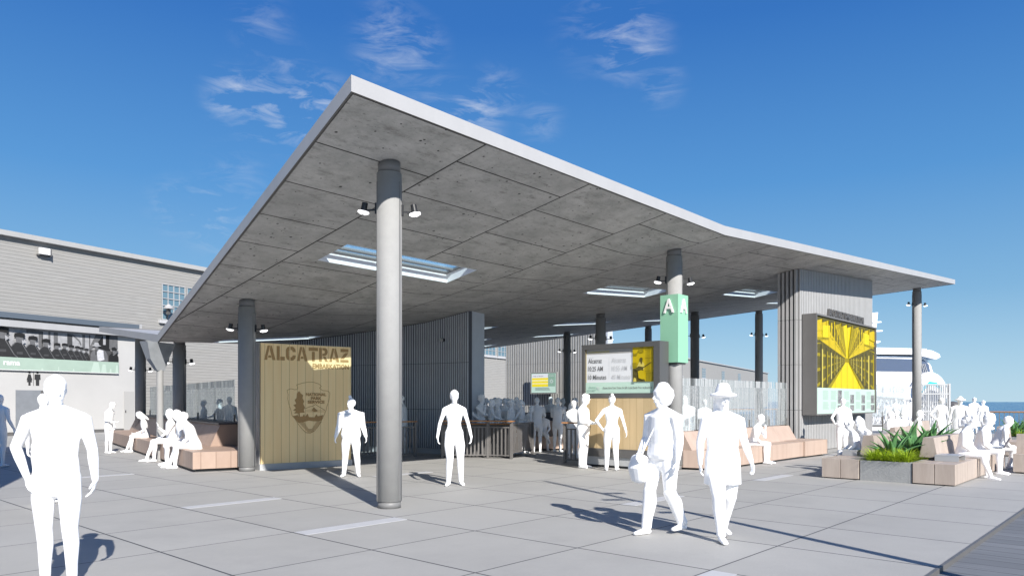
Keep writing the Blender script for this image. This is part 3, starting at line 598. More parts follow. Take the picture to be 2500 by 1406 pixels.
for i in range(12):
    y = 1150 + i * 14; wl = max(20, 185 - abs(i) * 13); po.line([U(722 - wl + (0), y), U(722 - 95 + i * 9 if i < 8 else 722, y)], .009, M_BURN, i > 0); po.line([U(722 + 95 - i * 9 if i < 8 else 722, y), U(722 + wl, y)], .009, M_BURN, True)
for y in (985, 1000, 1015): po.line([U(650, y - 30), U(960, y - 20)], .004, M_BURN, y != 985)
for tx, ty in (('NATIONAL', 735), ('PARK', 795), ('SERVICE', 855)):
    cx, cz = U(815, ty); po.text(tx, cx, cz, .095, M_BURN, .004, 'c', width={'NATIONAL': .52, 'PARK': .27, 'SERVICE': .43}[tx])
po.build('lettering', sg)

# ============================================================ DEPARTURE SCREEN
da = 14.47; b0, b1 = 8.50, 10.68      # left edge (viewer) is b1
kL = dep(1425, 979, 18.3); kR = dep(1612, 979, 16.85)
ds = thing('departure_board', (kL.x, kL.y, 0), facing(kL, kR), 'freestanding departure screen in a dark frame above honey pine boards', 'screen'); DW = math.hypot(kR.x - kL.x, kR.y - kL.y)
M_GLOSS = mat('pewter frame', (.135, .13, .125), .32, .4)
g = MB(); g.box(-.02, DW + .02, -.06, .0, 1.68, 1.79); g.box(-.02, DW + .02, -.06, .0, 2.86, 2.98); g.box(-.02, .075, -.06, 0, 1.791, 2.859); g.box(DW - .14, DW + .02, -.06, 0, 1.791, 2.859); g.box(-.02, DW + .02, .002, .34, .42, 2.98); g.build('frame', M_GLOSS, ds, local=True)
g = MB(); g.box(.0, DW, -.05, 0, .46, 1.677); g.build('board_face', M_PINE2, ds, local=True)
g = MB(); g.box(-.01, DW + .01, -.07, .33, .26, .457, 0); g.box(.01, DW - .01, -.03, .3, .06, .258, 1); g.box(.05, DW - .05, .0, .26, 0, .058, 2); g.build('plinth', [M_DGREY, M_PLINTH, M_BLACK], ds, local=True)
M_SCR = mat('screen white', (.56, .57, .58), .35, emit=((.9, .93, 1), .12)); M_SG = mat('screen grey band', (.36, .355, .34), .4); M_YEL = mat('safety yellow print', (.52, .385, .0), .5, var=.07, vscale=6)
M_YEL2 = mat('dim yellow print', (.60, .50, .10), .5); M_INK = mat('dark ink', (.14, .14, .14), .6); M_INK2 = mat('faded ink', (.55, .56, .57), .6); M_SMINT = mat('screen mint', (.50, .68, .58), .4)
M_OLV = mat('olive shadow print', (.085, .07, .01), .6, var=.3, vscale=12); M_OLM = mat('olive mid print', (.27, .21, .0), .6, var=.25, vscale=10)
po = Poster(-.001); X0, X1 = .076, DW - .141; Z0_, Z1_ = 1.79, 2.86; xw_ = X1 - X0
po.rect(X0, Z0_, X1, Z1_, M_SCR); xd = X0 + xw_ * .70
po.rect(X0, 2.74, xd, Z1_, M_SG); po.text('ALCATRAZ EMBARKATION CENTER', X0 + .07, 2.775, .055, M_YEL2, .001, 'l', width=.62)
po.rect(X0, Z0_, X1, 2.055, M_SMINT); po.rect(X0, 2.055, X0 + .012, Z1_, M_YEL)
po.text('Destination', X0 + .07, 2.655, .035, M_INK2, 0, 'l'); po.text('Departs', X0 + .07, 2.455, .035, M_INK2, 0, 'l'); po.text('Boarding', X0 + .07, 2.265, .035, M_INK2, 0, 'l')
for dx, mk2, tt in ((.07, M_INK, ('Alcatraz', '10:25 AM', '10 Minutes')), (.77, M_INK2, ('Alcatraz', '10:55 AM', '40 Minutes'))):
    for tx, z, w in zip(tt, (2.53, 2.335, 2.13), (.41, .44, .54)): po.text(tx, X0 + dx, z, .16, mk2, 0.0018 if mk2 is M_INK else .0008, 'l', width=w)
po.rect(X0 + .70, 2.17, X0 + .705, 2.66, M_INK2)
po.text('Please Have Your Ticket Or QR Code Ready Prior to Boarding', X0 + .52, 1.90, .062, M_INK, .0008, 'l', width=1.36)
po.text('Alcatraz', X0 + .30, 1.925, .055, mat('teal ink', (.25, .42, .35), .6), .001, 'r', width=.2); po.text('citycruises', X0 + .30, 1.855, .055, mat('teal ink', (.25, .42, .35), .6), .001, 'r', width=.25)
po.line([(X0 + .33, 1.955), (X0 + .38, 1.925), (X0 + .42, 1.94)], .012, M_INK2); po.line([(X0 + .33, 1.90), (X0 + .37, 1.925), (X0 + .43, 1.865)], .012, M_INK2)
# duotone picture of a seated musician by a barred window
x = lambda u: xd + (X1 - xd) * u; z = lambda v: 2.055 + (Z1_ - 2.055) * v
po.rect(x(0), z(0), x(1), z(1), M_YEL)
def qp(pts, m): po.poly([(x(u), z(v)) for u, v in pts], m)
qp([(0, 0), (0, .38), (.22, .4), (.34, .3), (.5, .12), (.6, 0)], M_OLV); qp([(.62, 0), (.62, .26), (1, .28), (1, 0)], M_OLM)
for u in (.62, .68, .74, .80, .87, .94): po.rect(x(u), z(.02), x(u + .022), z(1), M_OLM)
for v in (.92, .67, .30): po.rect(x(.6), z(v), x(1), z(v + .015), M_OLM, v != .92)
qp([(.0, .86), (.1, .8), (.22, .84), (.34, .98), (.5, .99), (.52, .84), (.4, .82), (.3, .86), (.2, .76), (.05, .76)], M_OLM)
qp([(.0, .42), (.0, .55), (.2, .55), (.2, .42)], M_OLM)
qp([(.34, .56), (.35, .68), (.42, .7), (.48, .67), (.47, .57), (.42, .5)], M_OLV); qp([(.2, .4), (.3, .55), (.36, .58), (.42, .48), (.48, .58), (.56, .5), (.56, .36), (.4, .3), (.26, .34)], M_YEL2)
qp([(.1, .36), (.3, .45), (.52, .42), (.5, .32), (.28, .30)], M_OLV); po.line([(x(.5), z(.4)), (x(.88), z(.55))], .02, M_OLV); qp([(.3, .1), (.26, .3), (.42, .33), (.56, .3), (.62, .1), (.5, .06)], M_YEL); qp([(.04, .0), (.08, .12), (.18, .1), (.2, 0)], M_YEL2)
po.build('screen', ds)

# ============================================================ ZONE SIGN on the second column
zc = (15.45, 8.83); zsg = thing('zone_sign', (zc[0], zc[1], 2.62), 0, 'mint green box sign with two raised letters A wrapped round a grey column', 'sign')
M_MINT = mat('mint sign panel', (.26, .52, .36), .5); M_LET = mat('raised white letter', (.84, .81, .80), .4)
# square box turned so that two faces show: corners from the photograph (left, front, right)
cl, cf, crn = dep(1614, 979, 17.25), dep(1651, 979, 16.95), dep(1679, 979, 17.35)
u1 = Vector((cl.x - cf.x, cl.y - cf.y)); u2 = Vector((crn.x - cf.x, crn.y - cf.y)); bx = [Vector((cf.x, cf.y)), Vector((cf.x, cf.y)) + u2, Vector((cf.x, cf.y)) + u1 + u2, Vector((cf.x, cf.y)) + u1]
ctr = (bx[0] + bx[2]) / 2
sq = []
SS = .235
ang0 = math.atan2(u2.y, u2.x)
for a in range(4): sq.append(Vector((zc[0], zc[1])) + Vector((math.cos(ang0 + R(225) + a * R(90)), math.sin(ang0 + R(225) + a * R(90)))) * SS * 1.414)
g = MB(); g.prism([tuple(p) for p in sq], 2.50, 4.08); g.build('panel_box', M_MINT, zsg)
g = MB(); g.prism([tuple(Vector(zc) + (p - Vector(zc)) * .82) for p in sq], 2.455, 2.497); g.build('base_plate', M_DGREY, zsg)
for i, (p, q) in enumerate(zip(sq, sq[1:] + sq[:1])):
    mid = (p + q) / 2; nrm2 = (mid - Vector(zc)).normalized()
    if nrm2.dot(Vector((UA.y, UB.y))) > .25: continue
    d = (q - p).normalized(); vs, fs = text_geo('A', .46, .004); lo = min(v[0] for v in vs); hi = max(v[0] for v in vs); me = MB(); n = len(vs); k = .27 / (hi - lo)
    P = lambda a, b, o: (*(mid + d * ((a - (lo + hi) / 2) * k) + nrm2 * o), 3.66 + b)
    me.add([P(a, b, .035) for a, b in vs], fs); bm = {}
    ed = {}
    for f in fs:
        for s_, e_ in zip(f, f[1:] + f[:1]): ed[(s_, e_)] = 1
    for (s_, e_) in ed:
        if (e_, s_) not in ed: me.add([P(*vs[s_], .035), P(*vs[e_], .035), P(*vs[e_], .002), P(*vs[s_], .002)], [(0, 3, 2, 1)])
    me.build('letter', M_LET, zsg)

# ============================================================ EXHIBIT BOARD
eb = thing('exhibit_board', (22.95, 8.28, 0), 0, 'large framed board with a yellow cell block picture on the light ribbed wall', 'display board'); BW = 6.0; BB, BT = 1.17, 4.29
# board front runs along X at y = 8.28; local x = world x
g = MB(); g.box(0, BW, .02, .375, BB, BT); g.box(0, .05, -.06, .018, BB, BT); g.box(BW - .05, BW, -.06, .018, BB, BT); g.box(.05, BW - .05, -.06, .018, BT - .05, BT); g.box(.05, BW - .05, -.06, .018, BB, BB + .04); g.build('frame', mat('warm grey case', (.155, .15, .145), .5, var=.04), eb, local=True)
po = Poster(.018); EX0, EX1 = .05, BW - .05; EZ0, EZ1, EM = BB + .04, BT - .05, 2.02; EW = EX1 - EX0
po.rect(EX0, EZ0, EX1, EZ1, M_YEL); M_OLD = mat('olive dark print', (.05, .042, .006), .6, var=.3, vscale=12); M_YB = mat('bright yellow print', (.62, .50, .0), .5, var=.03, vscale=5)
# one point perspective corridor of cells with an upper gallery
px_ = lambda u: EX0 + EW * u; pz_ = lambda v: EM + (EZ1 - EM) * v
def pp(side, s_, h, w=.30): return (px_(.5 + side * w * s_), pz_(.44 + h * s_))
def clip(pts):
    for ax, lim, sg in ((0, EX0 + .004, 1), (0, EX1 - .004, -1), (1, EM + .004, 1), (1, EZ1 - .004, -1)):
        o_ = []
        for i in range(len(pts)):
            p, q = pts[i - 1], pts[i]; ip, iq = (p[ax] - lim) * sg >= 0, (q[ax] - lim) * sg >= 0
            if ip != iq: t = (lim - p[ax]) / (q[ax] - p[ax]); o_.append((p[0] + (q[0] - p[0]) * t, p[1] + (q[1] - p[1]) * t))
            if iq: o_.append(q)
        pts = o_
        if len(pts) < 3: return None
    return pts
def cp(pts, m, same=False):
    c = clip(pts)
    if c: po.poly(c, m, same)
FAR = .11; SS_ = [1.75 * (FAR / 1.75) ** (i / 13) for i in range(14)]
cp([pp(-1, 1.7, -.44), pp(-1, FAR, -.44), pp(1, FAR, -.44), pp(1, 1.7, -.44)], M_YB)
cp([(px_(.45), pz_(.42)), (px_(.45), pz_(1)), (px_(.55), pz_(1)), (px_(.55), pz_(.42))], M_YB); cp([(px_(.462), pz_(.40)), (px_(.462), pz_(.46)), (px_(.538), pz_(.46)), (px_(.538), pz_(.40))], M_OLM)
for sd in (-1, 1):
    cp([pp(sd, 1.75, -.44), pp(sd, FAR, -.44), pp(sd, FAR, .16), pp(sd, 1.75, .16)], M_OLV)
    cp([pp(sd, 1.75, -.44, .26), pp(sd, FAR, -.44, .26), pp(sd, FAR, -.42), pp(sd, 1.75, -.42)], M_OLM); po.lay()
    for i in range(13):
        a_, b_ = SS_[i], SS_[i + 1]; m_ = a_ + (b_ - a_) * .30; n_ = a_ + (b_ - a_) * .52
        cp([pp(sd, a_, -.40), pp(sd, m_, -.40), pp(sd, m_, .12), pp(sd, a_, .12)], M_OLD, True); cp([pp(sd, m_, -.36), pp(sd, n_, -.36), pp(sd, n_, .08), pp(sd, m_, .08)], M_YEL2 if i % 2 else M_OLM, True)
        po.y -= .0004
        for h in (-.28, -.14, .0): cp([pp(sd, n_, h), pp(sd, b_, h), pp(sd, b_, h + .03), pp(sd, n_, h + .03)], M_OLM, True)
        po.y += .0004
    po.lay()
    cp([pp(sd, 1.75, .16), pp(sd, FAR, .16), pp(sd, FAR, .20, .19), pp(sd, 1.75, .20, .19)], M_YEL)
    cp([pp(sd, 1.75, .20, .19), pp(sd, FAR, .20, .19), pp(sd, FAR, 1.3, .19), pp(sd, 1.75, 1.3, .19)], M_OLM); po.lay()
    for h in (.22, .33, .46, .60): cp([pp(sd, 1.75, h, .19), pp(sd, FAR, h, .19), pp(sd, FAR, h + .025, .19), pp(sd, 1.75, h + .025, .19)], M_YEL, True)
    po.lay()
    for i in range(13):
        a_ = SS_[i]; m_ = a_ * .94; cp([pp(sd, a_, .2, .19), pp(sd, m_, .2, .19), pp(sd, m_, .62, .19), pp(sd, a_, .62, .19)], M_YEL, True); q_ = SS_[i] * .88; r_ = SS_[i] * .80
        cp([pp(sd, q_, .26, .19), pp(sd, r_, .26, .19), pp(sd, r_, .44, .19), pp(sd, q_, .44, .19)], M_OLD, True)
    po.lay()
    for i, (u0, u1, v0, v1) in enumerate(((0, .11, .78, .97), (.11, .22, .70, .90), (.02, .2, .66, .72), (.22, .30, .60, .70), (.0, .1, .60, .63))):
        q = [(u0, v0), (u1, v0 + .03), (u1, v1), (u0, v1 - .02)]; q = q if sd < 0 else [(1 - u, v) for u, v in q]; cp([(px_(u), pz_(v)) for u, v in q], (M_YEL, M_YB, M_OLM)[i % 3], True)
po.lay()
for i in range(1, 10):    # the picture is printed on ten upright panels whose tops step
    u = i / 10; po.rect(px_(u) - .008, EM, px_(u) + .008, EZ1, M_OLM, True)
for i in range(10): po.poly([(px_(i / 10), EZ1), (px_((i + 1) / 10), EZ1), (px_((i + 1) / 10), EZ1 - .06), (px_(i / 10), EZ1 - .17)], M_OLV, True)
M_PM = mat('pale mint print', (.46, .60, .52), .55); M_TX = mat('grey text print', (.29, .39, .34), .6); M_PH = mat('grey photo print', (.20, .20, .20), .6, var=.7, vscale=7)
po.rect(EX0, EZ0, EX1, EM, M_PM); po.lay()
for c, u in enumerate((.105, .225, .44, .64, .84)):
    zz_ = EM - .10
    while zz_ > EZ0 + .12:
        if abs(zz_ - (EM - .42)) > .03: po.rect(px_(u), zz_, px_(u) + EW * (.075 + .02 * random.random()), zz_ + .014, M_TX, True)
        zz_ -= .030
for u in (.335, .545, .745, .925):
    po.rect(px_(u), EM - .50, px_(u) + EW * .068, EM - (.06 if u < .4 else .20), M_PH, True); po.rect(px_(u), EZ0 + .06, px_(u) + EW * .068, EZ0 + .26, M_PH, True)
po.build('poster', eb)
g = MB(); vs, fs = text_geo('ALCATRAZ EMBARKATION', .36, .004, 1.05); lo = min(v[0] for v in vs); hi = max(v[0] for v in vs); k = 3.5 / (hi - lo); ed = set()
P = lambda a, b, o: (1.35 + (a - lo) * k, o, BT + .01 + b * 1.05)
g.add([P(a, b, .03) for a, b in vs], fs)
for f in fs:
    for s_, e_ in zip(f, f[1:] + f[:1]): ed.add((s_, e_))
for (s_, e_) in ed:
    if (e_, s_) not in ed: g.add([P(*vs[s_], .03), P(*vs[e_], .03), P(*vs[e_], .12), P(*vs[s_], .12)], [(0, 3, 2, 1)])
g.build('lettering', M_DGREY, eb, local=True)

# ============================================================ INFO SCREEN on the back wall
sp, sq_ = dep(1297, 979, 50.9), dep(1360, 979, 49.6)
isn = thing('info_screen', (sp.x, sp.y, 2.12), facing(sp, sq_), 'small wall screen with yellow timetable bars and a sun symbol on the far ribbed wall', 'screen'); IW = math.hypot(sq_.x - sp.x, sq_.y - sp.y)
g = MB(); g.box(-.02, IW + .02, -.06, .05, -.02, 1.46); g.build('frame', mat('screen bezel', (.30, .30, .28), .4), isn, local=True)
po = Poster(-.061); sx = lambda u: IW * u; sz = lambda v: 1.44 * v
po.rect(.04, .03, IW - .04, 1.40, M_BLACK); po.rect(.06, .06, IW - .06, 1.37, M_SMINT); po.rect(sx(.05), sz(.74), sx(.68), sz(.92), M_SCR); M_YS = mat('screen yellow', (.86, .70, .02), .4); M_YS2 = mat('screen pale yellow', (.86, .78, .35), .4)
po.rect(sx(.05), sz(.32), sx(.68), sz(.74), M_YS); po.rect(sx(.05), sz(.44), sx(.68), sz(.50), M_YS2); po.rect(sx(.05), sz(.58), sx(.68), sz(.65), M_YS2, True); po.rect(sx(.68), sz(.34), sx(.95), sz(.93), mat('screen deep mint', (.24, .40, .30), .4))
po.text('Today on Alcatraz', sx(.09), sz(.80), .12, M_INK, 0, 'l', width=IW * .4); po.text('Weather', sx(.72), sz(.81), .11, M_SCR, 0, 'l', width=IW * .2)
cx, cz = sx(.81), sz(.57); po.disc(cx, cz, .10, M_SCR); po.disc(cx, cz, .07, mat('screen deep mint', (.24, .40, .30), .4))
for i in range(8): a = i * math.pi / 4; po.line([(cx + .13 * math.cos(a), cz + .13 * math.sin(a)), (cx + .18 * math.cos(a), cz + .18 * math.sin(a))], .02, M_SCR, i > 0)
for v in (.16, .21, .26): po.rect(sx(.18), sz(v), sx(.85 - v * .5), sz(v + .02), M_TX, v > .16)
po.build('display', isn)

# ============================================================ BENCHES
M_BEN = m_wood('pale beech slats', (.365, .26, .205), (.45, .335, .27), lambda t, s: mth(t, 'ADD', mth(t, 'MULTIPLY', s[1], 1.0), 0.0), .085, .0035, (.16, .10, .07), (2.5, 2.5, 1.2), obj=False, tone=.3, gapmix=.8)
M_BENX = m_wood('pale beech panels', (.42, .315, .255), (.50, .39, .32), 0, .9, .004, (.16, .10, .07), (4.5, 4.5, .55), obj=False, tone=.15, gapmix=.8)
M_OAK = m_wood('washed oak veneer', (.36, .295, .25), (.47, .40, .345), 0, 9.0, .001, (.2, .15, .1), (7, 7, .8), obj=True, tone=.1, origin=4.5)
def fr(b): return 7.49 + (b - 16.5) * .222        # front edge of the long left bench
lb = thing('long_bench', (8.3, 20, 0), 0, 'long pale wood bench with sloping slatted back running along the left column row', 'bench')
g = MB(); B0, B1 = 16.45, 31.2
g.prism([(fr(B0), B0), (8.62, 16.14), (9.9, 18.2), (fr(B1) + 2.2, B1), (fr(B1), B1)], .07, .452); g.build('seat', M_BEN, lb)
g = MB(); g.prism([(fr(B0) + .09, B0 + .05), (8.6, 16.24), (fr(B1) + 2.1, B1 - .1), (fr(B1) + .09, B1)], 0, .068); g.build('plinth', M_BLACK, lb)
g = MB(); y0, y1 = 18.2, 31.0
A = [(fr(y0) + .85, y0, .454), (fr(y0) + 1.12, y0, 1.0), (fr(y0) + 1.75, y0 + .0, 1.0), (fr(y0) + 1.85, y0, .454)]; Bq = [(fr(y1) + .85, y1, .454), (fr(y1) + 1.12, y1, 1.0), (fr(y1) + 1.75, y1, 1.0), (fr(y1) + 1.85, y1, .454)]
g.add(A + Bq, [(0, 1, 2, 3), (7, 6, 5, 4), (0, 4, 5, 1), (1, 5, 6, 2), (2, 6, 7, 3), (3, 7, 4, 0)]); g.build('backrest', M_BEN, lb)
g = MB(); g.prism([(fr(y0) + 1.06, y0 - .03), (fr(y0) + 2.0, y0 - .03), (fr(y1) + 2.0, y1), (fr(y1) + 1.06, y1)], 1.003, 1.045); g.build('cap', mat('dark capping', (.07, .07, .08), .5), lb)
M_FR1 = m_frit('fritted glass shade side', 1.98, .62); M_FR2 = m_frit('fritted glass sunny side', 1.98, .85)
def glass(name, p, q, z0, z1, m, label, n, post=True):
    root = thing(name, (p[0], p[1], 0), 0, label, 'glass screen'); d = Vector((q[0] - p[0], q[1] - p[1])); L = d.length; d.normalize()
    for i in range(n):
        a = Vector(p) + d * (L * i / n + .012); b = Vector(p) + d * (L * (i + 1) / n - .012); mid = (a + b) / 2
        mb = MB(); mb.obox((mid.x, mid.y, (z0 + z1) / 2), (b - a).length, .016, z1 - z0, math.atan2(d.y, d.x)); mb.build('glass_panel', m, root)
    mb = MB()
    for i in range(n + 1): c = Vector(p) + d * (L * i / n); mb.obox((c.x, c.y, z0 / 2 + .1), .03, .05, z0 + .2, math.atan2(d.y, d.x))
    mb.build('clamp', M_RAIL, root); return root
glass('glass_screen', (fr(18.6) + 1.62, 18.6), (12.35, 31.0), 1.046, 2.17, M_FR1, 'streaky fritted glass screen above the long left bench', 6)
glass('glass_screen', (15.95, 9.02), (22.62, 9.02), .88, 2.17, M_FR2, 'bright fritted glass screen behind the bench left of the exhibit wall', 5)
glass('glass_screen', (30.3, 9.3), (36.9, 9.3), .95, 2.30, M_FR2, 'fritted glass screen between the exhibit wall and the right corner column', 4)

rb = thing('wall_bench', (18, 8.4, 0), 0, 'pale wood bench with high leaning back against the fritted glass left of the exhibit wall', 'bench')
g = MB(); g.prism([(15.50, 8.62), (15.62, 8.16), (17.0, 7.90), (20.95, 7.88), (20.95, 8.95), (15.6, 8.95)], .05, .455); g.build('seat', M_BENX, rb)
g = MB(); g.prism([(20.955, 7.82), (22.55, 7.76), (22.60, 8.60), (20.955, 8.62)], .05, .47); g.build('end_block', M_BENX, rb)
g = MB(); g.prism([(15.6, 8.9), (15.7, 8.26), (17.1, 7.98), (22.4, 7.86), (22.4, 8.5), (15.7, 8.92)], 0, .048); g.build('plinth', M_BLACK, rb)
for x0, x1 in ((15.55, 16.6), (17.9, 21.9)):
    g = MB(); A = [(x0, 8.42, .456), (x0, 8.66, .875), (x0, 8.93, .875), (x0, 8.93, .456)]; Bq = [(x1, 8.42, .456), (x1, 8.66, .875), (x1, 8.93, .875), (x1, 8.93, .456)]
    g.add(A + Bq, [(0, 1, 2, 3), (7, 6, 5, 4), (0, 4, 5, 1), (1, 5, 6, 2), (2, 6, 7, 3), (3, 7, 4, 0)]); g.build('backrest', M_BENX, rb)

# curved bench far inside the canopy
M_BEND = m_wood('shaded beech panels', (.44, .32, .25), (.52, .39, .31), 1, .8, .012, (.10, .07, .05), (3, 3, .8), obj=False, tone=.2)
fb = thing('curved_bench', (18.5, 15.2, 0), 0, 'long brown wood bench and high back behind the seated crowd under the canopy', 'bench')
cf = [(16.3, 18.2), (16.9, 16.9), (17.7, 15.75), (18.9, 14.95), (20.3, 14.35), (21.6, 13.4)]; cb = [(16.9, 18.5), (17.45, 17.25), (18.15, 16.25), (19.25, 15.5), (20.65, 14.9), (22.0, 13.9)]; cc = [(17.35, 18.7), (17.85, 17.5), (18.5, 16.65), (19.5, 15.95), (20.9, 15.3), (22.35, 14.3)]
g = MB()
for i in range(5): g.prism([cf[i], cf[i + 1], cb[i + 1], cb[i]], .06, .45)
g.build('seat', M_BEND, fb); g = MB()
for i in range(5): g.prism([cb[i], cb[i + 1], cc[i + 1], cc[i]], .06, .93)
g.build('backrest', M_BEND, fb); g = MB()
for i in range(5): g.prism([cc[i], cc[i + 1], tuple(Vector(cc[i + 1]) + Vector((.06, .06))), tuple(Vector(cc[i]) + Vector((.06, .06)))], .05, 1.22)
g.build('cap', mat('dark capping', (.07, .07, .08), .5), fb)

# planter seat group on the right
pg = thing('planter_bench', (15.82, 3.12, 0), 0, 'pale wood bench block with two raised backs around the front concrete planter', 'bench')
def blk(mb, x0, x1, y0, y1, z0=.02, z1=.41, m=0): mb.box(x0, x1, y0, y1, z0, z1, m)
g = MB()
for y0, y1 in ((3.12, 3.46), (3.47, 3.84)): blk(g, 15.82, 16.9, y0, y1)
for y0, y1 in ((4.83, 5.18), (5.19, 5.56)): blk(g, 15.82, 16.9, y0, y1)
for x0 in (16.905, 17.80, 18.7, 19.6): blk(g, x0, x0 + .885, 3.12, 3.84); blk(g, x0, x0 + .885, 4.83, 5.56)
blk(g, 20.5, 21.2, 3.12, 5.56); g.build('seat', M_OAK, pg, bevel=.004)
g = MB(); g.box(15.88, 21.1, 3.18, 5.5, 0, .018); g.build('plinth', M_BLACK, pg)
def back(x0, x1, yc, w0, w1, z0, z1):
    g = MB(); A = [(x0, yc - w0, z0), (x0, yc + w0, z0), (x0, yc + w1, z1), (x0, yc - w1, z1)]; Bq = [(x1, a[1], a[2]) for a in A]
    g.add(A + Bq, [(0, 1, 2, 3)[::-1], (7, 6, 5, 4)[::-1], (0, 4, 5, 1)[::-1], (1, 5, 6, 2)[::-1], (2, 6, 7, 3)[::-1], (3, 7, 4, 0)[::-1]]); o = g.build('backrest', M_OAK, pg, bevel=.004)
    s = MB()
    for x in (x0 + .15, x1 - .15): s.box(x - .02, x + .02, yc - .03, yc + .03, .412, z0 - .002)
    s.build('bracket', M_PLINTH, o)
back(16.85, 19.6, 3.80, .17, .095, .455, .86); back(16.95, 20.4, 4.98, .17, .10, .43, .86)
for (x0, x1, y0, y1) in ((16.55, 17.15, 3.20, 3.62), (16.9, 17.5, 5.2, 5.5)):
    g = MB(); g.box(x0, x1, y0, y1, .515, .535); g.box(x0, x0 + .02, y0, y1, .413, .513); g.box(x1 - .02, x1, y0, y1, .413, .513); g.build('side_table', mat('brushed steel', (.52, .53, .54), .35, .5), pg)
pl = thing('concrete_planter', (16.4, 4.33, 0), 0, 'low grey concrete planter with agaves and lime grass between the two front bench blocks', 'planter')
g = MB(); g.box(15.84, 20.4, 3.862, 3.91, .0, .405); g.box(15.84, 20.4, 4.76, 4.808, 0, .405); g.box(15.84, 15.89, 3.912, 4.758, 0, .405); g.box(20.35, 20.4, 3.912, 4.758, 0, .405); g.build('tub', M_CONC, pl)
g = MB(); g.box(15.892, 20.348, 3.912, 4.758, .05, .36); g.build('soil', mat('dark soil', (.035, .028, .02), .95, bump=.6), pl)

M_AG = mat('agave green', (.075, .19, .075), .45, var=.35, vscale=6, tint=(1.5, 1.4, 1.2)); M_GR = mat('lime grass', (.25, .36, .02), .55, var=.45, vscale=16, tint=(1.5, 1.4, .8))
def agave(loc, s, seed, label):
    rnd = random.Random(seed); g = MB(); n = 15
    for i in range(n):
        a = i * 2.399 + rnd.random() * .3; el = R(34 + 48 * (i / n) + rnd.uniform(-5, 5)); L = s * rnd.uniform(.75, 1.1); w = .095 * s / .75
        d = Vector((math.cos(a), math.sin(a), 0)); sd = Vector((-d.y, d.x, 0)); pts = []
        K = 7
        for k in range(K + 1):
            t = k / K; cur = el - .25 * t * t + .1 * t; c = d * (L * t * math.cos(cur)) + Vector((0, 0, L * t * math.sin(cur))) ; ww = w * (1 - t ** 1.8) * (.65 + .9 * t * (1 - t) * 1.6) + .001
            up = Vector((-d.x * math.sin(cur), -d.y * math.sin(cur), math.cos(cur)))
            pts += [c - sd * ww + up * ww * .55, c - up * ww * .25, c + sd * ww + up * ww * .55]
        fs = []
        for k in range(K): b = 3 * k; fs += [(b, b + 1, b + 4, b + 3), (b + 1, b + 2, b + 5, b + 4)]
        g.add([Vector(loc) + p for p in pts], fs)
    o = g.build('agave', M_AG, None, smooth=True); tag(o, label, 'plant', 'agaves in the concrete planters'); so = o.modifiers.new('s', 'SOLIDIFY'); so.thickness = .008; return o
def grass(loc, s, seed, label, n=210):
    rnd = random.Random(seed); g = MB()
    for i in range(n):
        a = rnd.random() * 6.283; L = s * rnd.uniform(.6, 1.15); el = R(rnd.uniform(38, 88)); d = Vector((math.cos(a), math.sin(a), 0)); sd = Vector((-d.y, d.x, 0)); r0 = rnd.random() * .06
        b = Vector(loc) + d * r0; w = .0075; K = 5; pts = []
        c = b.copy(); ang = el
        for k in range(K + 1):
            t = k / K; ww = w * (1 - t) + .0008; pts += [c - sd * ww, c + sd * ww]; c = c + (d * math.cos(ang) + Vector((0, 0, math.sin(ang)))) * (L / K); ang -= rnd.uniform(.14, .36)
        g.add(pts, [(2 * k, 2 * k + 1, 2 * k + 3, 2 * k + 2) for k in range(K)])
    return tag(g.build('grass_tuft', M_GR), label, 'plant', 'lime grass tufts in the concrete planters')
for i, (x, y, s, lb_) in enumerate(((16.62, 4.42, .74, 'green agave with upright pointed leaves, nearest of the front planter'), (17.35, 4.2, .80, 'green agave in the middle of the front planter between the two bench backs'), (18.3, 4.5, .85, 'green agave further back in the front planter, its tips above the seat backs'), (19.3, 4.3, .95, 'green agave furthest from the camera in the front planter, behind the right bench back'))): agave((x, y, .34), s, 11 + i, lb_)
gl = ('leftmost in the front row of the front planter', 'left of centre in the front row of the front planter', 'right of centre in the front row of the front planter', 'rightmost in the front row of the front planter', 'second row left in the front planter', 'second row right in the front planter by the bench back', 'behind the nearest agave in the front planter', 'beside the middle agave in the front planter')
for i, (x, y) in enumerate(((16.02, 4.62), (16.05, 4.42), (16.02, 4.2), (16.05, 4.0), (16.25, 4.66), (16.28, 4.05), (16.7, 4.6), (17.0, 3.98))): grass((x, y, .34), .40, 50 + i, 'tuft of lime green grass ' + gl[i], 230 if i < 4 else 170)

# second planter at the right edge
pf = gnd(2452, 1045); pf = dep(2500, 979, 24.5)
pl2 = thing('concrete_planter', (pf.x, pf.y, 0), 0, 'far grey concrete planter with agaves by the railing at the right edge', 'planter')
X_, Y_ = 28.4, 4.40
g = MB(); g.box(X_, X_ + 2.2, Y_ - 2.2, Y_, 0, .45); g.build('tub', M_CONC, pl2)
for i, (dx, dy) in enumerate(((.4, -.4), (.5, -1.0), (1.1, -.5))): agave((X_ + dx, Y_ + dy, .42), .72, 31 + i, ('agave at the left corner of the far right planter', 'agave at the right edge of the photo in the far planter', 'agave at the back of the far right planter')[i])
for i, (dx, dy) in enumerate(((.2, -.2), (.2, -.6), (.25, -1.1), (.3, -1.6))): grass((X_ + dx, Y_ + dy, .42), .40, 80 + i, 'tuft of lime green grass ' + ('at the left corner', 'second from the left corner', 'third from the left corner', 'furthest right')[i] + ' of the far right planter', 150)

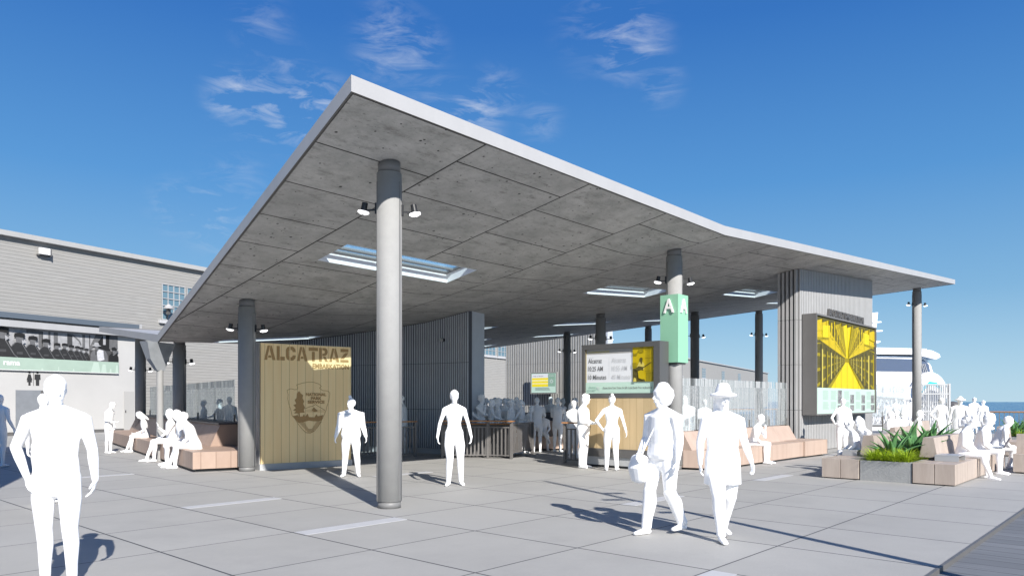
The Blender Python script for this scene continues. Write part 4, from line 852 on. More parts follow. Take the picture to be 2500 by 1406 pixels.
# small benches further back on the right
def small_bench(x, y, rz, label, L=1.7):
    t = thing('back_to_back_bench', (x, y, 0), rz, label, 'bench', 'pale wood benches on the right terrace')
    g = MB(); g.box(-L / 2, L / 2, -.55, .55, .03, .43); g.build('seat', M_OAK, t, local=True, bevel=.004)
    g = MB(); A = [(-L / 2, -.1, .432), (-L / 2, .1, .432), (-L / 2, .06, .86), (-L / 2, -.06, .86)]; Bq = [(L / 2, a[1], a[2]) for a in A]
    g.add(A + Bq, [(0, 1, 2, 3)[::-1], (7, 6, 5, 4)[::-1], (0, 4, 5, 1)[::-1], (1, 5, 6, 2)[::-1], (2, 6, 7, 3)[::-1], (3, 7, 4, 0)[::-1]]); g.build('backrest', M_OAK, t, local=True)
small_bench(24.3, 6.0, 0, 'wood bench behind the front planter group, people leaning on its back', 3.4)
small_bench(20.2, 1.95, R(90), 'wood bench end seen between the seated people with the laptop', 1.6)
small_bench(26.2, 3.9, 0, 'small wood bench far right behind the crowd', 1.4)
small_bench(29.5, 7.2, 0, 'long wood bench back below the fritted glass by the right corner column', 4.6)
# ============================================================ RAILINGS AND COUNTERS
M_CAPW = mat('oiled wood capping', (.42, .20, .075), .5, var=.2, vscale=6)
def railing(name, pts, h, label, group=None, cap=True, pitch=.105, bw=.045, capw=.14, z0=.09, ends=True, cat='railing', gap=0.0):
    root = thing(name, (pts[0][0], pts[0][1], 0), 0, label, cat, group); bal = MB(); posts = MB(); rails = MB(); cp = MB()
    for (x0, y0), (x1, y1) in zip(pts, pts[1:]):
        d = Vector((x1 - x0, y1 - y0)); L = d.length; d.normalize(); ang = math.atan2(d.y, d.x); top = h - gap
        rails.bar((x0, y0, z0), (x1, y1, z0), .04, .03); rails.bar((x0, y0, top - .02), (x1, y1, top - .02), .045, .035)
        k = max(1, int(L / pitch))
        for i in range(k): t = (i + .5) * L / k; bal.obox((x0 + d.x * t, y0 + d.y * t, (z0 + top - .02) / 2), bw, .014, top - z0 - .05, ang)
        m = max(1, round(L / 1.8))
        for i in range(m + 1): t = i * L / m; MB().obox((x0 + d.x * t, y0 + d.y * t, h / 2 - .005), .06, .08, h - .02, ang).build('post', M_RAIL, root)
        if cap: cp.bar((x0 - d.x * .05, y0 - d.y * .05, h + .015), (x1 + d.x * .05, y1 + d.y * .05, h + .015), capw, .035)
    bal.build('balusters', M_RAIL, root); rails.build('rails', M_RAIL, root)
    if cap: cp.build('handrail', M_CAPW, root)
    return root
railing('queue_railing', [(14.05, 15.35), (14.93, 14.42), (15.16, 13.74)], 1.03, 'brown metal queue railing with wood shelf at the centre, in front of the crowd', capw=.30, gap=.14)
railing('queue_gate', [(15.22, 13.80), (17.0, 14.55)], .98, 'low metal gate standing open at the end of the centre queue railing', cap=False, cat='gate', z0=.16)
railing('queue_railing', [(12.2, 16.9), (13.9, 16.35)], 1.0, 'metal queue railing with wood cap partly behind the front column, by the dark ribbed wall', capw=.10, gap=.12)
railing('queue_railing', [(15.08, 11.80), (15.22, 11.1), (17.0, 10.6)], 1.03, 'metal queue railing with wood cap just left of the departure screen', capw=.20, gap=.13)
g = MB(); g.box(15.4, 16.3, 14.0, 14.9, .004, .012); tag(g.build('floor_grate', M_BLACK), 'dark metal floor grate behind the centre queue railing', 'grate')
t0 = dep(2318, 979, 37.0)
railing('terrace_railing', [(t0.x, t0.y), (43.2, 5.5), (42.8, -6), (42.5, -13)], 1.07, 'long terrace railing with wood cap along the water at the right edge', capw=.09, pitch=.2, bw=.03)
q0, q1 = dep(1640, 979, 44), dep(2236, 979, 50)
railing('terrace_railing', [(q0.x, q0.y), (q1.x, q1.y)], 1.1, 'distant railing seen through the fritted glass screens', capw=.08, pitch=.22, bw=.03)
# tall security fence and gangway by the ferry
f0, f1 = dep(2232, 979, 35.4), dep(2317, 979, 35.6); fe = thing('security_fence', (f0.x, f0.y, 0), facing(f0, f1), 'tall grey picket fence right of the corner column, in front of the gangway', 'fence'); FL = math.hypot(f1.x - f0.x, f1.y - f0.y)
g = MB(); n = 20
for i in range(n + 1): x = FL * i / n; w = .035 if i in (8, 15) else .018; g.box(x - w, x + w, -.02, .02, .05, 2.42)
g.build('pickets', M_PLINTH, fe, local=True); g = MB()
for z in (.12, 1.10, 1.95, 2.40): g.box(0, FL, -.035, .035, z - .03, z + .03)
g.box(FL - .05, FL + .05, -.05, .05, 0, 2.45); g.build('frame', M_PLINTH, fe, local=True)
c0 = dep(2150, 979, 46); gw = thing('gangway', (c0.x, c0.y, 0), math.atan2(UB.x, UA.x), 'grey steel lattice gangway leading to the ferry behind the picket fence', 'gangway')
g = MB(); 
for y in (0, 1.6):
    for z0_, z1_ in ((0, 0), (1.9, 1.3)): g.bar((-2, y, z0_ + .15), (4.2, y, z1_ + .15), .08, .08)
    k = 18
    for i in range(k): x = -2 + 6.2 * i / k; g.bar((x, y, .15), (x + .62, y, .15 + 1.9 - .6 * i / k), .045, .045); g.bar((x, y, .15), (x, y, .15 + 1.9 - .6 * i / k), .03, .03)
g.build('lattice', M_PLINTH, gw, local=True); g = MB(); g.box(-2, 4.2, 0, 1.6, .0, .12); g.build('deck', M_DGREY, gw, local=True)
kk = dep(2327, 979, 44); kb = thing('pier_booth', (kk.x, kk.y, 0), math.atan2(UB.x, UA.x), 'small domed glass booth at the gangway with a teal band', 'booth')
g = MB(); g.lathe([(.42, 0), (.42, 1.0)], n=16, m=0); g.lathe([(.40, 1.002), (.40, 1.25)], n=16, m=1); g.lathe([(.44, 1.252), (.40, 1.42), (.25, 1.55), (.05, 1.6)], n=16, m=2); g.build('shell', [M_PLINTH, mat('teal enamel', (.05, .38, .42), .3), M_DGREY], kb, local=True, smooth=False)

# ferry
fo = dep(1975, 979, 62); fy = thing('ferry', (fo.x, fo.y, -2.0), math.atan2(UB.x, UA.x), 'white ferry with dark window band and teal bow wave behind the exhibit wall', 'ferry')
M_HULL = mat('white gelcoat', (.84, .85, .87), .3, var=.02); M_NAVY = mat('tinted cabin glass', (.09, .12, .19), .12, spec=.7); M_TEAL = mat('teal hull wave', (.03, .48, .62), .3); Z = 2.0
def xz(mb, pts, y0, y1, m=0):
    n = len(pts); a = sum(pts[i][0] * pts[(i + 1) % n][1] - pts[(i + 1) % n][0] * pts[i][1] for i in range(n)); pts = pts if a > 0 else pts[::-1]
    mb.add([(x, y0, z) for x, z in pts] + [(x, y1, z) for x, z in pts], [tuple(range(n)), tuple(range(n, 2 * n))[::-1]] + [(i, n + i, n + (i + 1) % n, (i + 1) % n) for i in range(n)], m)
g = MB(); xz(g, [(.6, -.5), (10.6, -.5), (11.4, Z + 1.2), (11.35, Z + 2.1), (10.9, Z + 2.8), (.6, Z + 2.95)], 0, 6); g.build('hull', M_HULL, fy, local=True)
g = MB(); xz(g, [(.6, Z + 2.96), (10.2, Z + 2.82), (10.75, Z + 3.6), (10.45, Z + 4.6), (9.9, Z + 5.35), (.6, Z + 5.6)], .35, 5.6); g.build('cabin', M_HULL, fy, local=True)
g = MB(); xz(g, [(.6, Z + 4.2), (8.9, Z + 4.1), (8.9, Z + 5.15), (.6, Z + 5.35)], .31, .345); xz(g, [(9.45, Z + 3.75), (10.4, Z + 3.9), (10.25, Z + 4.7), (9.8, Z + 5.1), (9.45, Z + 5.15)], .31, .345); g.build('windows', M_NAVY, fy, local=True)
g = MB(); xz(g, [(.6, Z + 5.62), (9.9, Z + 5.5), (9.9, Z + 6.0), (.6, Z + 6.25)], .0, 5.8); xz(g, [(9.3, Z + 5.42), (10.6, Z + 5.1), (11.0, Z + 5.3), (10.9, Z + 5.55), (10.3, Z + 5.85), (9.9, Z + 5.9)], -.1, 5.9); g.build('roof', M_HULL, fy, local=True)
g = MB(); xz(g, [(5.6, Z + 6.2), (6.7, Z + 6.2), (6.75, Z + 6.6), (7.2, Z + 6.75), (7.2, Z + 6.85), (6.75, Z + 6.9), (7.0, Z + 9.35), (6.45, Z + 9.3), (6.15, Z + 6.9), (5.4, Z + 6.85), (5.4, Z + 6.75), (6.0, Z + 6.6)], 2.4, 3.1); xz(g, [(6.05, Z + 7.6), (7.2, Z + 7.65), (7.2, Z + 7.75), (6.05, Z + 7.75)], 2.0, 3.5); xz(g, [(6.5, Z + 8.4), (7.25, Z + 8.45), (7.25, Z + 8.55), (6.5, Z + 8.55)], 2.3, 3.2)
g.build('mast', M_HULL, fy, local=True)
g = MB()
for i in range(5): g.bar((9.5 + i * .18, .28, Z + 3.75), (9.4 + i * .12, .28, Z + 4.75), .04, .04)
g.build('grille', M_PLINTH, fy, local=True)
g = MB(); xz(g, [(10.05 + 1.45 * math.cos(t * math.pi / 12), Z + 2.3 + 1.75 * math.sin(t * math.pi / 12)) for t in range(24)], -.25, .25); g.build('bow', M_HULL, fy, local=True, bevel=.08)
po = Poster(-.255)
po.poly([(9.3, Z + 2.25), (9.5, Z + 2.85), (10.0, Z + 3.25), (10.6, Z + 3.15), (11.0, Z + 2.75), (11.1, Z + 2.25), (10.9, Z + 2.55), (10.4, Z + 2.90), (10.0, Z + 2.90), (9.6, Z + 2.60)], M_TEAL)
po.poly([(9.3, Z + 1.85), (9.6, Z + 2.30), (10.1, Z + 2.55), (10.7, Z + 2.35), (11.0, Z + 1.85), (11.0, Z + 1.35), (9.3, Z + 1.35)], M_NAVY); po.build('bow_wave', fy)

# lamp post beyond the right edge of the frame (its shadow crosses the paving)
lp = thing('lamp_post', (7.15, -.33, 0), 0, 'tall slim lamp post right of the frame that casts the long thin shadow', 'lamp post')
g = MB(); g.cyl((7.15, -.33, -.04), (7.15, -.33, 6.8), .075, .045, 16); g.build('pole', M_DGREY, lp)
for z_, dx in ((4.85, -.28), (5.4, .22), (3.9, -.25)): g = MB(); g.obox((7.15 + dx * .74, -.33 - dx * .67, z_), .34, .10, .05, -.73); g.build('lamp_arm', M_DGREY, lp)
# neighbouring pier building beyond the left edge of the frame (its shadow falls across the paving at left)
pb = thing('pier_building', (-4, 12.4, 0), 0, 'tall grey building beyond the left edge of the frame that shades the paving', 'building')
g = MB(); g.add([(1.3, 10.5, 0), (1.3, 14, 0), (-10, 14, 0), (-10, 10.5, 0), (1.3, 10.5, 10.4), (1.3, 14, 10.4), (-10, 14, 21), (-10, 10.5, 21)], [(0, 3, 2, 1), (4, 5, 6, 7), (0, 1, 5, 4), (1, 2, 6, 5), (2, 3, 7, 6), (3, 0, 4, 7)]); g.build('wall', M_SID, pb)
# ============================================================ PEOPLE
# Each body is lofted from limbs, head, hands and shoes and then fused into one continuous skin.
def chain(mb, pts, rad, ref=(0, 1, 0), n=14, cap=(1, 1)):
    pts = [Vector(p) for p in pts]; rad = [(r, r) if isinstance(r, (int, float)) else r for r in rad]; rings = []
    def frame(t):
        f = Vector(ref) - t * t.dot(Vector(ref))
        if f.length < 1e-3: f = t.orthogonal()
        f.normalize(); return t.cross(f).normalized(), f
    K = len(pts)
    for i in range(K):
        t = (pts[min(i + 1, K - 1)] - pts[max(i - 1, 0)]).normalized(); sd, f = frame(t); rings.append((pts[i], sd, f, rad[i], t))
    seq = []
    if cap[0]:
        p, sd, f, r, t = rings[0]; rr = min(r)
        for a in (75, 45, 20): seq.append((p - t * rr * math.sin(R(a)) * cap[0], sd, f, (r[0] * math.cos(R(a)), r[1] * math.cos(R(a)))))
    seq += [(p, sd, f, r) for p, sd, f, r, t in rings]
    if cap[1]:
        p, sd, f, r, t = rings[-1]; rr = min(r)
        for a in (20, 45, 75): seq.append((p + t * rr * math.sin(R(a)) * cap[1], sd, f, (r[0] * math.cos(R(a)), r[1] * math.cos(R(a)))))
    vs = [p + sd * r[0] * math.cos(6.28318 * k / n) + f * r[1] * math.sin(6.28318 * k / n) for p, sd, f, r in seq for k in range(n)]
    m = len(seq); fs = [(i * n + k, i * n + (k + 1) % n, (i + 1) * n + (k + 1) % n, (i + 1) * n + k) for i in range(m - 1) for k in range(n)]
    fs += [tuple(range(n))[::-1], tuple(range((m - 1) * n, m * n))]
    # keep outward winding
    mb.add(vs, fs)
def fuse(mb, name, vox, parent=None, M=None, smooth=3):
    me = bpy.data.meshes.new(name); me.from_pydata([tuple((M @ v) if M else v) for v in mb.v], [], mb.f)
    bm = bmesh.new(); bm.from_mesh(me); bmesh.ops.recalc_face_normals(bm, faces=bm.faces); bm.to_mesh(me); bm.free()
    o = bpy.data.objects.new(name, me); COL.objects.link(o); r = o.modifiers.new('r', 'REMESH'); r.mode = 'VOXEL'; r.voxel_size = vox; r.use_smooth_shade = True
    s = o.modifiers.new('s', 'SMOOTH'); s.factor = .5; s.iterations = smooth
    dg = bpy.context.evaluated_depsgraph_get(); new = bpy.data.meshes.new_from_object(o.evaluated_get(dg)); o.modifiers.clear(); o.data = new; bpy.data.meshes.remove(me); new.name = name
    new.materials.clear(); new.materials.append(M_WHITE)
    for p in new.polygons: p.use_smooth = True
    if parent: o.parent = parent
    return o
def hand(mb, w, d, n, size=1.0, curl=.35, side=1):
    # w wrist, d pointing direction, n palm normal; 'side' puts the thumb on one edge
    w, d, n = Vector(w), Vector(d).normalized(), Vector(n); n = (n - d * n.dot(d)).normalized(); e = d.cross(n).normalized() * side
    chain(mb, [w - d * .02, w + d * .03, w + d * .085], [(.026 * size, .021 * size), (.036 * size, .018 * size), (.040 * size, .014 * size)], n, 12)
    for i, (off, L) in enumerate(((.030, .070), (.010, .080), (-.011, .074), (-.031, .058))):
        b = w + d * .083 + e * off * size; c1 = curl * (1 + .15 * i); d1 = (d + n * math.tan(c1 * .6)).normalized(); d2 = (d + n * math.tan(min(1.3, c1 * 1.5))).normalized()
        p1 = b + d1 * L * .48 * size; p2 = p1 + d2 * L * .52 * size; chain(mb, [b, p1, p2], [.0098 * size, .0090 * size, .0078 * size], n, 8)
    b = w + d * .03 + e * .028 * size; p1 = b + (d * .6 + e * .7 + n * .25).normalized() * .042 * size; p2 = p1 + (d * .95 + e * .15 + n * .35).normalized() * .032 * size
    chain(mb, [b, p1, p2], [.013 * size, .0115 * size, .009 * size], n, 8)
ARMS = {  # elbow, wrist (torso frame, right arm; +x is the person's right), hand direction, palm normal
    'down': ((.245, -.02, 1.13), (.275, .045, .885), (.04, .12, -1), (-1, .25, 0)),
    'loose': ((.275, -.03, 1.15), (.345, .06, .92), (.15, .2, -1), (-1, .3, 0)),
    'out': ((.265, .0, 1.15), (.335, .04, .91), (.15, .15, -1), (-1, .2, -.2)),
    'hip': ((.375, -.10, 1.17), (.235, .02, .985), (-.7, .35, -.6), (-.3, -.6, .2)),
    'pocket': ((.30, -.13, 1.16), (.215, .04, .93), (-.15, .35, -1), (-1, 0, 0)),
    'phone': ((.215, .06, 1.15), (.10, .28, 1.20), (-.35, .75, .25), (-.3, .1, 1)),
    'phonelow': ((.22, .03, 1.13), (.10, .28, 1.08), (-.3, .9, .1), (-.2, .1, 1)),
    'lap': ((.235, .05, 1.14), (.10, .29, 1.01), (-.4, .9, -.1), (0, 0, -1)),
    'knees': ((.235, .12, 1.16), (.13, .36, 1.04), (-.2, .9, -.2), (0, 0, -1)),
    'cross': ((.235, .06, 1.15), (.02, .22, 1.18), (-1, .1, .05), (0, -1, 0)),
    'chin': ((.20, .22, 1.20), (.07, .19, 1.40), (-.3, 0, 1), (0, -1, 0)),
    'wave': ((.21, .16, 1.14), (.20, .34, 1.30), (.05, .3, 1), (0, 1, .2)),
    'bag': ((.25, .02, 1.14), (.20, .20, .95), (-.3, .6, -.5), (-1, 0, -.2)),
    'table': ((.25, .14, 1.17), (.12, .36, 1.12), (-.4, .9, 0), (0, 0, -1)),
    'strap': ((.235, .10, 1.17), (.13, .18, 1.34), (-.5, .2, .7), (0, -1, 0)),
}
LEGS = {  # per leg: hip handled apart; knee, ankle, toe angle (degrees outward); right side values
    'stand': (((.100, .015, .50), (.105, -.02, .085), 10), ((.100, .015, .50), (.105, -.02, .085), 10)),
    'apart': (((.125, .015, .50), (.16, -.02, .085), 14), ((.125, .015, .50), (.16, -.02, .085), 14)),
    'step': (((.09, .13, .515), (.085, .19, .085), 4), ((.095, -.02, .50), (.095, -.24, .12), 4)),
    'stepl': (((.095, -.02, .50), (.095, -.24, .12), 4), ((.09, .13, .515), (.085, .19, .085), 4)),
    'contra': (((.09, .09, .515), (.11, .03, .085), 18), ((.115, .0, .50), (.13, -.03, .085), 8)),
    'contral': (((.115, .0, .50), (.13, -.03, .085), 8), ((.09, .09, .515), (.11, .03, .085), 18)),
    'sit': (((.12, .42, .52), (.12, .40, .085), 8), ((.12, .42, .52), (.12, .40, .085), 8)),
    'sitfwd': (((.12, .42, .51), (.12, .56, .085), 8), ((.11, .43, .52), (.10, .44, .085), 5)),
    'sitback': (((.12, .42, .50), (.10, .28, .10), 5), ((.12, .42, .51), (.12, .34, .085), 5)),
    'sitcross': (((.02, .44, .60), (-.16, .52, .34), 5), ((.12, .42, .52), (.12, .42, .085), 5)),
}
def person(px, d, H, view, label, pose='stand', armR='down', armL='down', lean=0, twist=0, turn=0, nod=0, tiltx=0, female=False, w=1.0, hair='short', coat=None, skirt=None, trouser=1.0, seat=None, fy=None, x=None, y=None,
           group=None, hat=None, sleeve=1.0, roll=0, hipshift=0, armsM=None, footz=0.0):
    """px: photograph column of the figure; d: distance; H: height; view: 0 faces the camera, 90 to the right of the picture, 180 away."""
    if x is None: p0 = dep(px, 979, d)
    else: p0 = Vector((x, y, 0)); d = fdepth(p0)
    s = H / 1.75; sit = pose.startswith('sit'); pz = (.535 if sit else .95); mb = MB(); rnd = random.Random(int(px * 7 + d * 13))
    fw = .93 if female else 1.0
    # torso frame
    piv = Vector((hipshift, 0, pz)); Rt = Matrix.Translation(piv) @ Matrix.Rotation(R(roll), 4, 'Y') @ Matrix.Rotation(-R(lean), 4, 'X') @ Matrix.Rotation(R(twist), 4, 'Z') @ Matrix.Translation(Vector((0, 0, -.95)))
    T = lambda v: Rt @ Vector(v); ref = (Rt.to_3x3() @ Vector((0, 1, 0)))
    sh = (.175 if female else .19) * w
    if female: prof = [(.85, .13, .10), (.92, .172, .12), (.99, .170, .118), (1.08, .132, .094), (1.16, .125, .09), (1.26, .148, .108), (1.34, .155, .105), (1.41, .15, .088), (1.455, .10, .07), (1.49, .055, .055)]
    else: prof = [(.85, .13, .10), (.92, .165, .115), (1.00, .162, .112), (1.10, .150, .102), (1.20, .160, .108), (1.30, .178, .118), (1.38, .185, .112), (1.425, .165, .092), (1.46, .11, .075), (1.49, .06, .06)]
    chain(mb, [T((0, 0, z)) for z, a, b in prof], [(a * w, b * w) for z, a, b in prof], ref, 20)
    if coat:   # hem height, flare
        hz, fl = coat; cz = [1.40, 1.25, 1.08, .95] + ([.80, .65] if hz < .8 else []) + [hz]
        cw = [.175, .185, .175, .20] + ([.205, .21] if hz < .8 else []) + [.205 * fl]
        if sit: cz, cw = [1.40, 1.25, 1.08, .93], [.175, .185, .18, .20]
        chain(mb, [T((0, 0, z)) if (z >= .95 or sit) else T((0, 0, .95)) + Vector((0, 0, z - .95)) for z in cz], [(a * w * fw, a * .70 * w) for a in cw], ref if sit else (0, 1, 0), 20, (.3, .1))
    for sg in (-1, 1): chain(mb, [T((0, -.005, 1.50)), T((sh * .5 * sg, -.005, 1.452)), T((sh * .98 * sg, 0, 1.405))], [.045, .046 * w, .052 * w], ref, 12)
    # head
    nb = T((0, 0, 1.46)); Hr = Rt.to_3x3(); hm = Matrix.Rotation(R(turn), 3, 'Z') @ Matrix.Rotation(-R(nod), 3, 'X') @ Matrix.Rotation(R(tiltx), 3, 'Y')
    up = T((0, .018, 1.545)); HM = Hr @ hm
    if lean > 12: HM = Matrix.Rotation(-R(lean * .35), 3, 'X') @ hm
    hd = lambda v: up + HM @ Vector(v); hw = .95 if female else 1.0
    chain(mb, [nb, T((0, .008, 1.51)), hd((0, .0, .03))], [.056 * (fw * .95), .052 * fw, .052 * fw], ref, 14)
    hf = HM @ Vector((0, 1, 0))
    chain(mb, [hd((0, .048, -.018)), hd((0, .036, .008)), hd((0, .018, .05)), hd((0, .006, .10)), hd((0, 0, .145)), hd((0, -.006, .18)), hd((0, -.010, .205))],
          [(.028 * hw, .032), (.045 * hw, .055), (.060 * hw, .080), (.071 * hw, .094), (.074 * hw, .097), (.066 * hw, .084), (.040 * hw, .052)], hf, 18, (.5, .5))
    chain(mb, [hd((0, .095, .105)), hd((0, .112, .078)), hd((0, .098, .066))], [.009, .013, .010], hf, 8)     # nose
    chain(mb, [hd((-.022, .093, .038)), hd((.022, .093, .038))], [.008, .008], hf, 8)                                  # lips
    for sg in (-1, 1):
        chain(mb, [hd((sg * .073 * hw, -.005, .070)), hd((sg * .079 * hw, -.012, .10)), hd((sg * .077 * hw, -.014, .118))], [(.008, .014), (.009, .02), (.007, .016)], hf, 8)
        chain(mb, [hd((sg * .012, .092, .112)), hd((sg * .045, .080, .114))], [.008, .008], hf, 8)                     # brow
    # arms
    for sg, an in ((1, armR), (-1, armL)):
        e, wr, hdv, pn = (armsM[an] if armsM and an in armsM else ARMS[an]); mx = lambda v: Vector((v[0] * sg, v[1], v[2])); so = T((sh * sg, 0, 1.405)); e_, w_ = T(mx(e)), T(mx(wr)); rr = Rt.to_3x3()
        a = w * (.88 if female else 1) * sleeve
        chain(mb, [T((sh * .6 * sg, 0, 1.41)), T(((sh + .012) * sg, 0, 1.392)), so.lerp(e_, .5), e_], [.052 * a, .058 * a, .047 * a, .039 * a], ref, 12)
        chain(mb, [e_, e_.lerp(w_, .35), w_], [.039 * a, .038 * a, .027 * (sleeve if sleeve > 1.2 else 1)], ref, 12)
        cu = .12 if an == 'wave' else .45
        hand(mb, w_, rr @ mx(hdv), rr @ mx(pn), s * 1.0 if False else (.92 if female else 1.0), cu, side=sg if an != 'wave' else -sg)
    # legs
    Lr, Ll = LEGS[pose]; hh = pz - .03
    for sg, (kn, an, toe) in ((1, Lr), (-1, Ll)):
        kn, an = Vector((kn[0] * sg, kn[1], kn[2])), Vector((an[0] * sg, an[1], an[2])); hp = Vector((.088 * sg * fw + hipshift, 0, hh))
        b = w * (1.03 if female else 1.0); tr = trouser
        th = hp.lerp(kn, .45) + Vector((.012 * sg, 0, .012 if sit else 0)); cal = kn.lerp(an, .33) + Vector((0, -.018, 0)); kref = (0, 1, .001) if not sit else (0, 0, 1)
        chain(mb, [hp, th, kn], [(.090 * b, .095 * b), (.079 * b * min(tr, 1.15), .082 * b), (.058 * b * min(tr, 1.2), .06 * b)], kref, 14)
        chain(mb, [kn, cal, kn.lerp(an, .75), an], [.058 * b * min(tr, 1.2), .055 * b * tr, .042 * b * tr, .037 * b * tr * (1.08 if tr > 1 else 1)], (0, 1, 0), 14, (1, .6))
        ta = R(toe) * -sg; fdv = Vector((math.sin(-ta), math.cos(ta), 0)); az = an.z
        base = Vector((an.x, an.y, az - .085)); Z_ = Vector((0, 0, 1))
        chain(mb, [base - fdv * .045 + Z_ * .036, base + fdv * .03 + Z_ * .040, base + fdv * .11 + Z_ * .032, base + fdv * .175 + Z_ * .024], [(.033, .034), (.039, .038), (.043, .030), (.034, .022)], (0, 0, 1), 12, (.6, .8))
        chain(mb, [an, base + Z_ * .04], [.036, .036], (0, 1, 0), 10)
    if skirt:
        hz, fl = skirt
        if not sit: chain(mb, [(0, 0, 1.05), (0, 0, .92), (0, 0, (hz + .92) / 2), (0, 0, hz)], [(.14 * w, .10), (.178 * w, .125), (.19 * fl * w, .15 * fl), (.20 * fl * w, .16 * fl)], (0, 1, 0), 18, (.3, .1))
    M = Matrix.Scale(s, 4); az = math.atan2(UB.y, UA.y) + math.pi + R(view) - R(90)
    vox = .0075 if d < 9 else .009 if d < 14 else .0115 if d < 21 else .016
    o = fuse(mb, 'person', vox, None, M, 3 if d < 14 else 2)
    o.location = (p0.x, p0.y, (seat - .45) * 1.0 if seat else footz); o.rotation_euler = (0, 0, az)
    WM[o.name] = Matrix.Translation(o.location) @ Matrix.Rotation(az, 4, 'Z'); tag(o, label, 'person', group)
    # hair or hat, a piece of its own
    hb = MB()
    if hair and hair != 'bald':
        g_ = 1.0
        chain(hb, [hd((0, -.022, .075)), hd((0, -.018, .12)), hd((0, -.012, .165)), hd((0, -.014, .205)), hd((0, -.018, .222))], [(.077, .082), (.083, .098), (.082, .098), (.060, .072), (.03, .036)], hf, 16, (.5, .4))
        if hair == 'long': chain(hb, [hd((0, -.03, .15)), hd((0, -.062, .08)), hd((0, -.075, .0)), hd((0, -.085, -.09)), hd((0, -.085, -.17))], [(.085, .065), (.092, .058), (.095, .048), (.09, .04), (.06, .028)], hf, 14)
        if hair == 'bob': chain(hb, [hd((0, -.02, .15)), hd((0, -.03, .09)), hd((0, -.035, .02)), hd((0, -.035, -.015))], [(.090, .09), (.100, .085), (.100, .07), (.08, .05)], hf, 14)
        if hair == 'bun': chain(hb, [hd((0, -.075, .19)), hd((0, -.105, .225))], [.04, .042], hf, 12)
        if hair == 'topbun': chain(hb, [hd((.035, -.01, .225)), hd((.05, -.005, .262))], [.036, .040], hf, 12)
        if hair == 'pony': chain(hb, [hd((0, -.09, .15)), hd((0, -.125, .10)), hd((0, -.13, .0)), hd((0, -.115, -.08))], [.034, .036, .034, .016], hf, 10)
        if hair == 'curly':
            for i in range(26):
                a_ = rnd.random() * 6.283; t_ = rnd.uniform(-.35, 1.0); q = Vector((math.cos(a_) * .085 * math.cos(t_ * 1.3), math.sin(a_) * .10 * math.cos(t_ * 1.3) - .015, .135 + math.sin(t_ * 1.3) * .095))
                if q.y > .05 and q.z < .14: continue
                chain(hb, [hd(q), hd(q * 1.04)], [.032, .03], hf, 8)
        if hair == 'big':
            chain(hb, [hd((0, -.025, .04)), hd((0, -.03, .10)), hd((0, -.02, .17)), hd((0, -.02, .235))], [(.10, .095), (.118, .125), (.115, .125), (.07, .075)], hf, 16, (.6, .6))
        if hair == 'scarf':
            chain(hb, [hd((0, -.015, .215)), hd((0, -.02, .15)), hd((0, -.02, .07)), hd((0, -.01, -.0)), hd((0, .0, -.06))], [(.05, .06), (.093, .108), (.097, .105), (.09, .10), (.12, .12)], hf, 16)
        if hair == 'beanie': chain(hb, [hd((0, -.01, .10)), hd((0, -.012, .17)), hd((0, -.015, .235))], [(.092, .108), (.09, .105), (.055, .062)], hf, 16, (.3, .6))
    if hat == 'fedora':
        chain(hb, [hd((0, 0, .150)), hd((0, 0, .158))], [(.155, .185), (.15, .18)], hf, 28, (.2, .2)); chain(hb, [hd((0, 0, .15)), hd((0, 0, .22)), hd((0, -.005, .275))], [(.092, .108), (.088, .103), (.066, .083)], hf, 18, (.1, .35))
    if hat == 'sun':
        chain(hb, [hd((0, 0, .145)), hd((0, 0, .153))], [(.17, .19), (.165, .185)], hf, 28, (.2, .2)); chain(hb, [hd((0, 0, .145)), hd((0, 0, .20)), hd((0, -.005, .245))], [(.095, .11), (.09, .105), (.05, .06)], hf, 18, (.1, .5))
    if hat == 'cap':
        chain(hb, [hd((0, -.01, .13)), hd((0, -.012, .18)), hd((0, -.015, .225))], [(.085, .102), (.083, .10), (.05, .06)], hf, 16, (.3, .6)); chain(hb, [hd((0, .08, .145)), hd((0, .165, .135))], [(.06, .010), (.05, .008)], (HM @ Vector((0, 0, 1))), 12)
    if hb.v:
        h = fuse(hb, 'hat' if hat else 'hair', max(.009, vox), o, M, 2)
    return o, M, hd, T
def fd(y): return CH * F_ / (y - HY_)
AK = dict(ARMS); AK['akimbo'] = ((.355, -.08, 1.17), (.215, .03, .93), (-.25, .3, -1), (-1, -.2, 0)); AK['hang'] = ((.265, -.04, 1.15), (.315, .03, .90), (-.10, .25, -1), (-1, .3, 0))
AK['coat1'] = ((.27, .0, 1.15), (.285, .05, .90), (.05, .15, -1), (-1, .3, 0)); AK['reach'] = ((.21, .10, 1.12), (.14, .33, 1.02), (0, 1, -.2), (-1, 0, 0))
CR = 'crowd waiting under the canopy'; TR = 'people on the right terrace'; LB = 'people along the left bench'
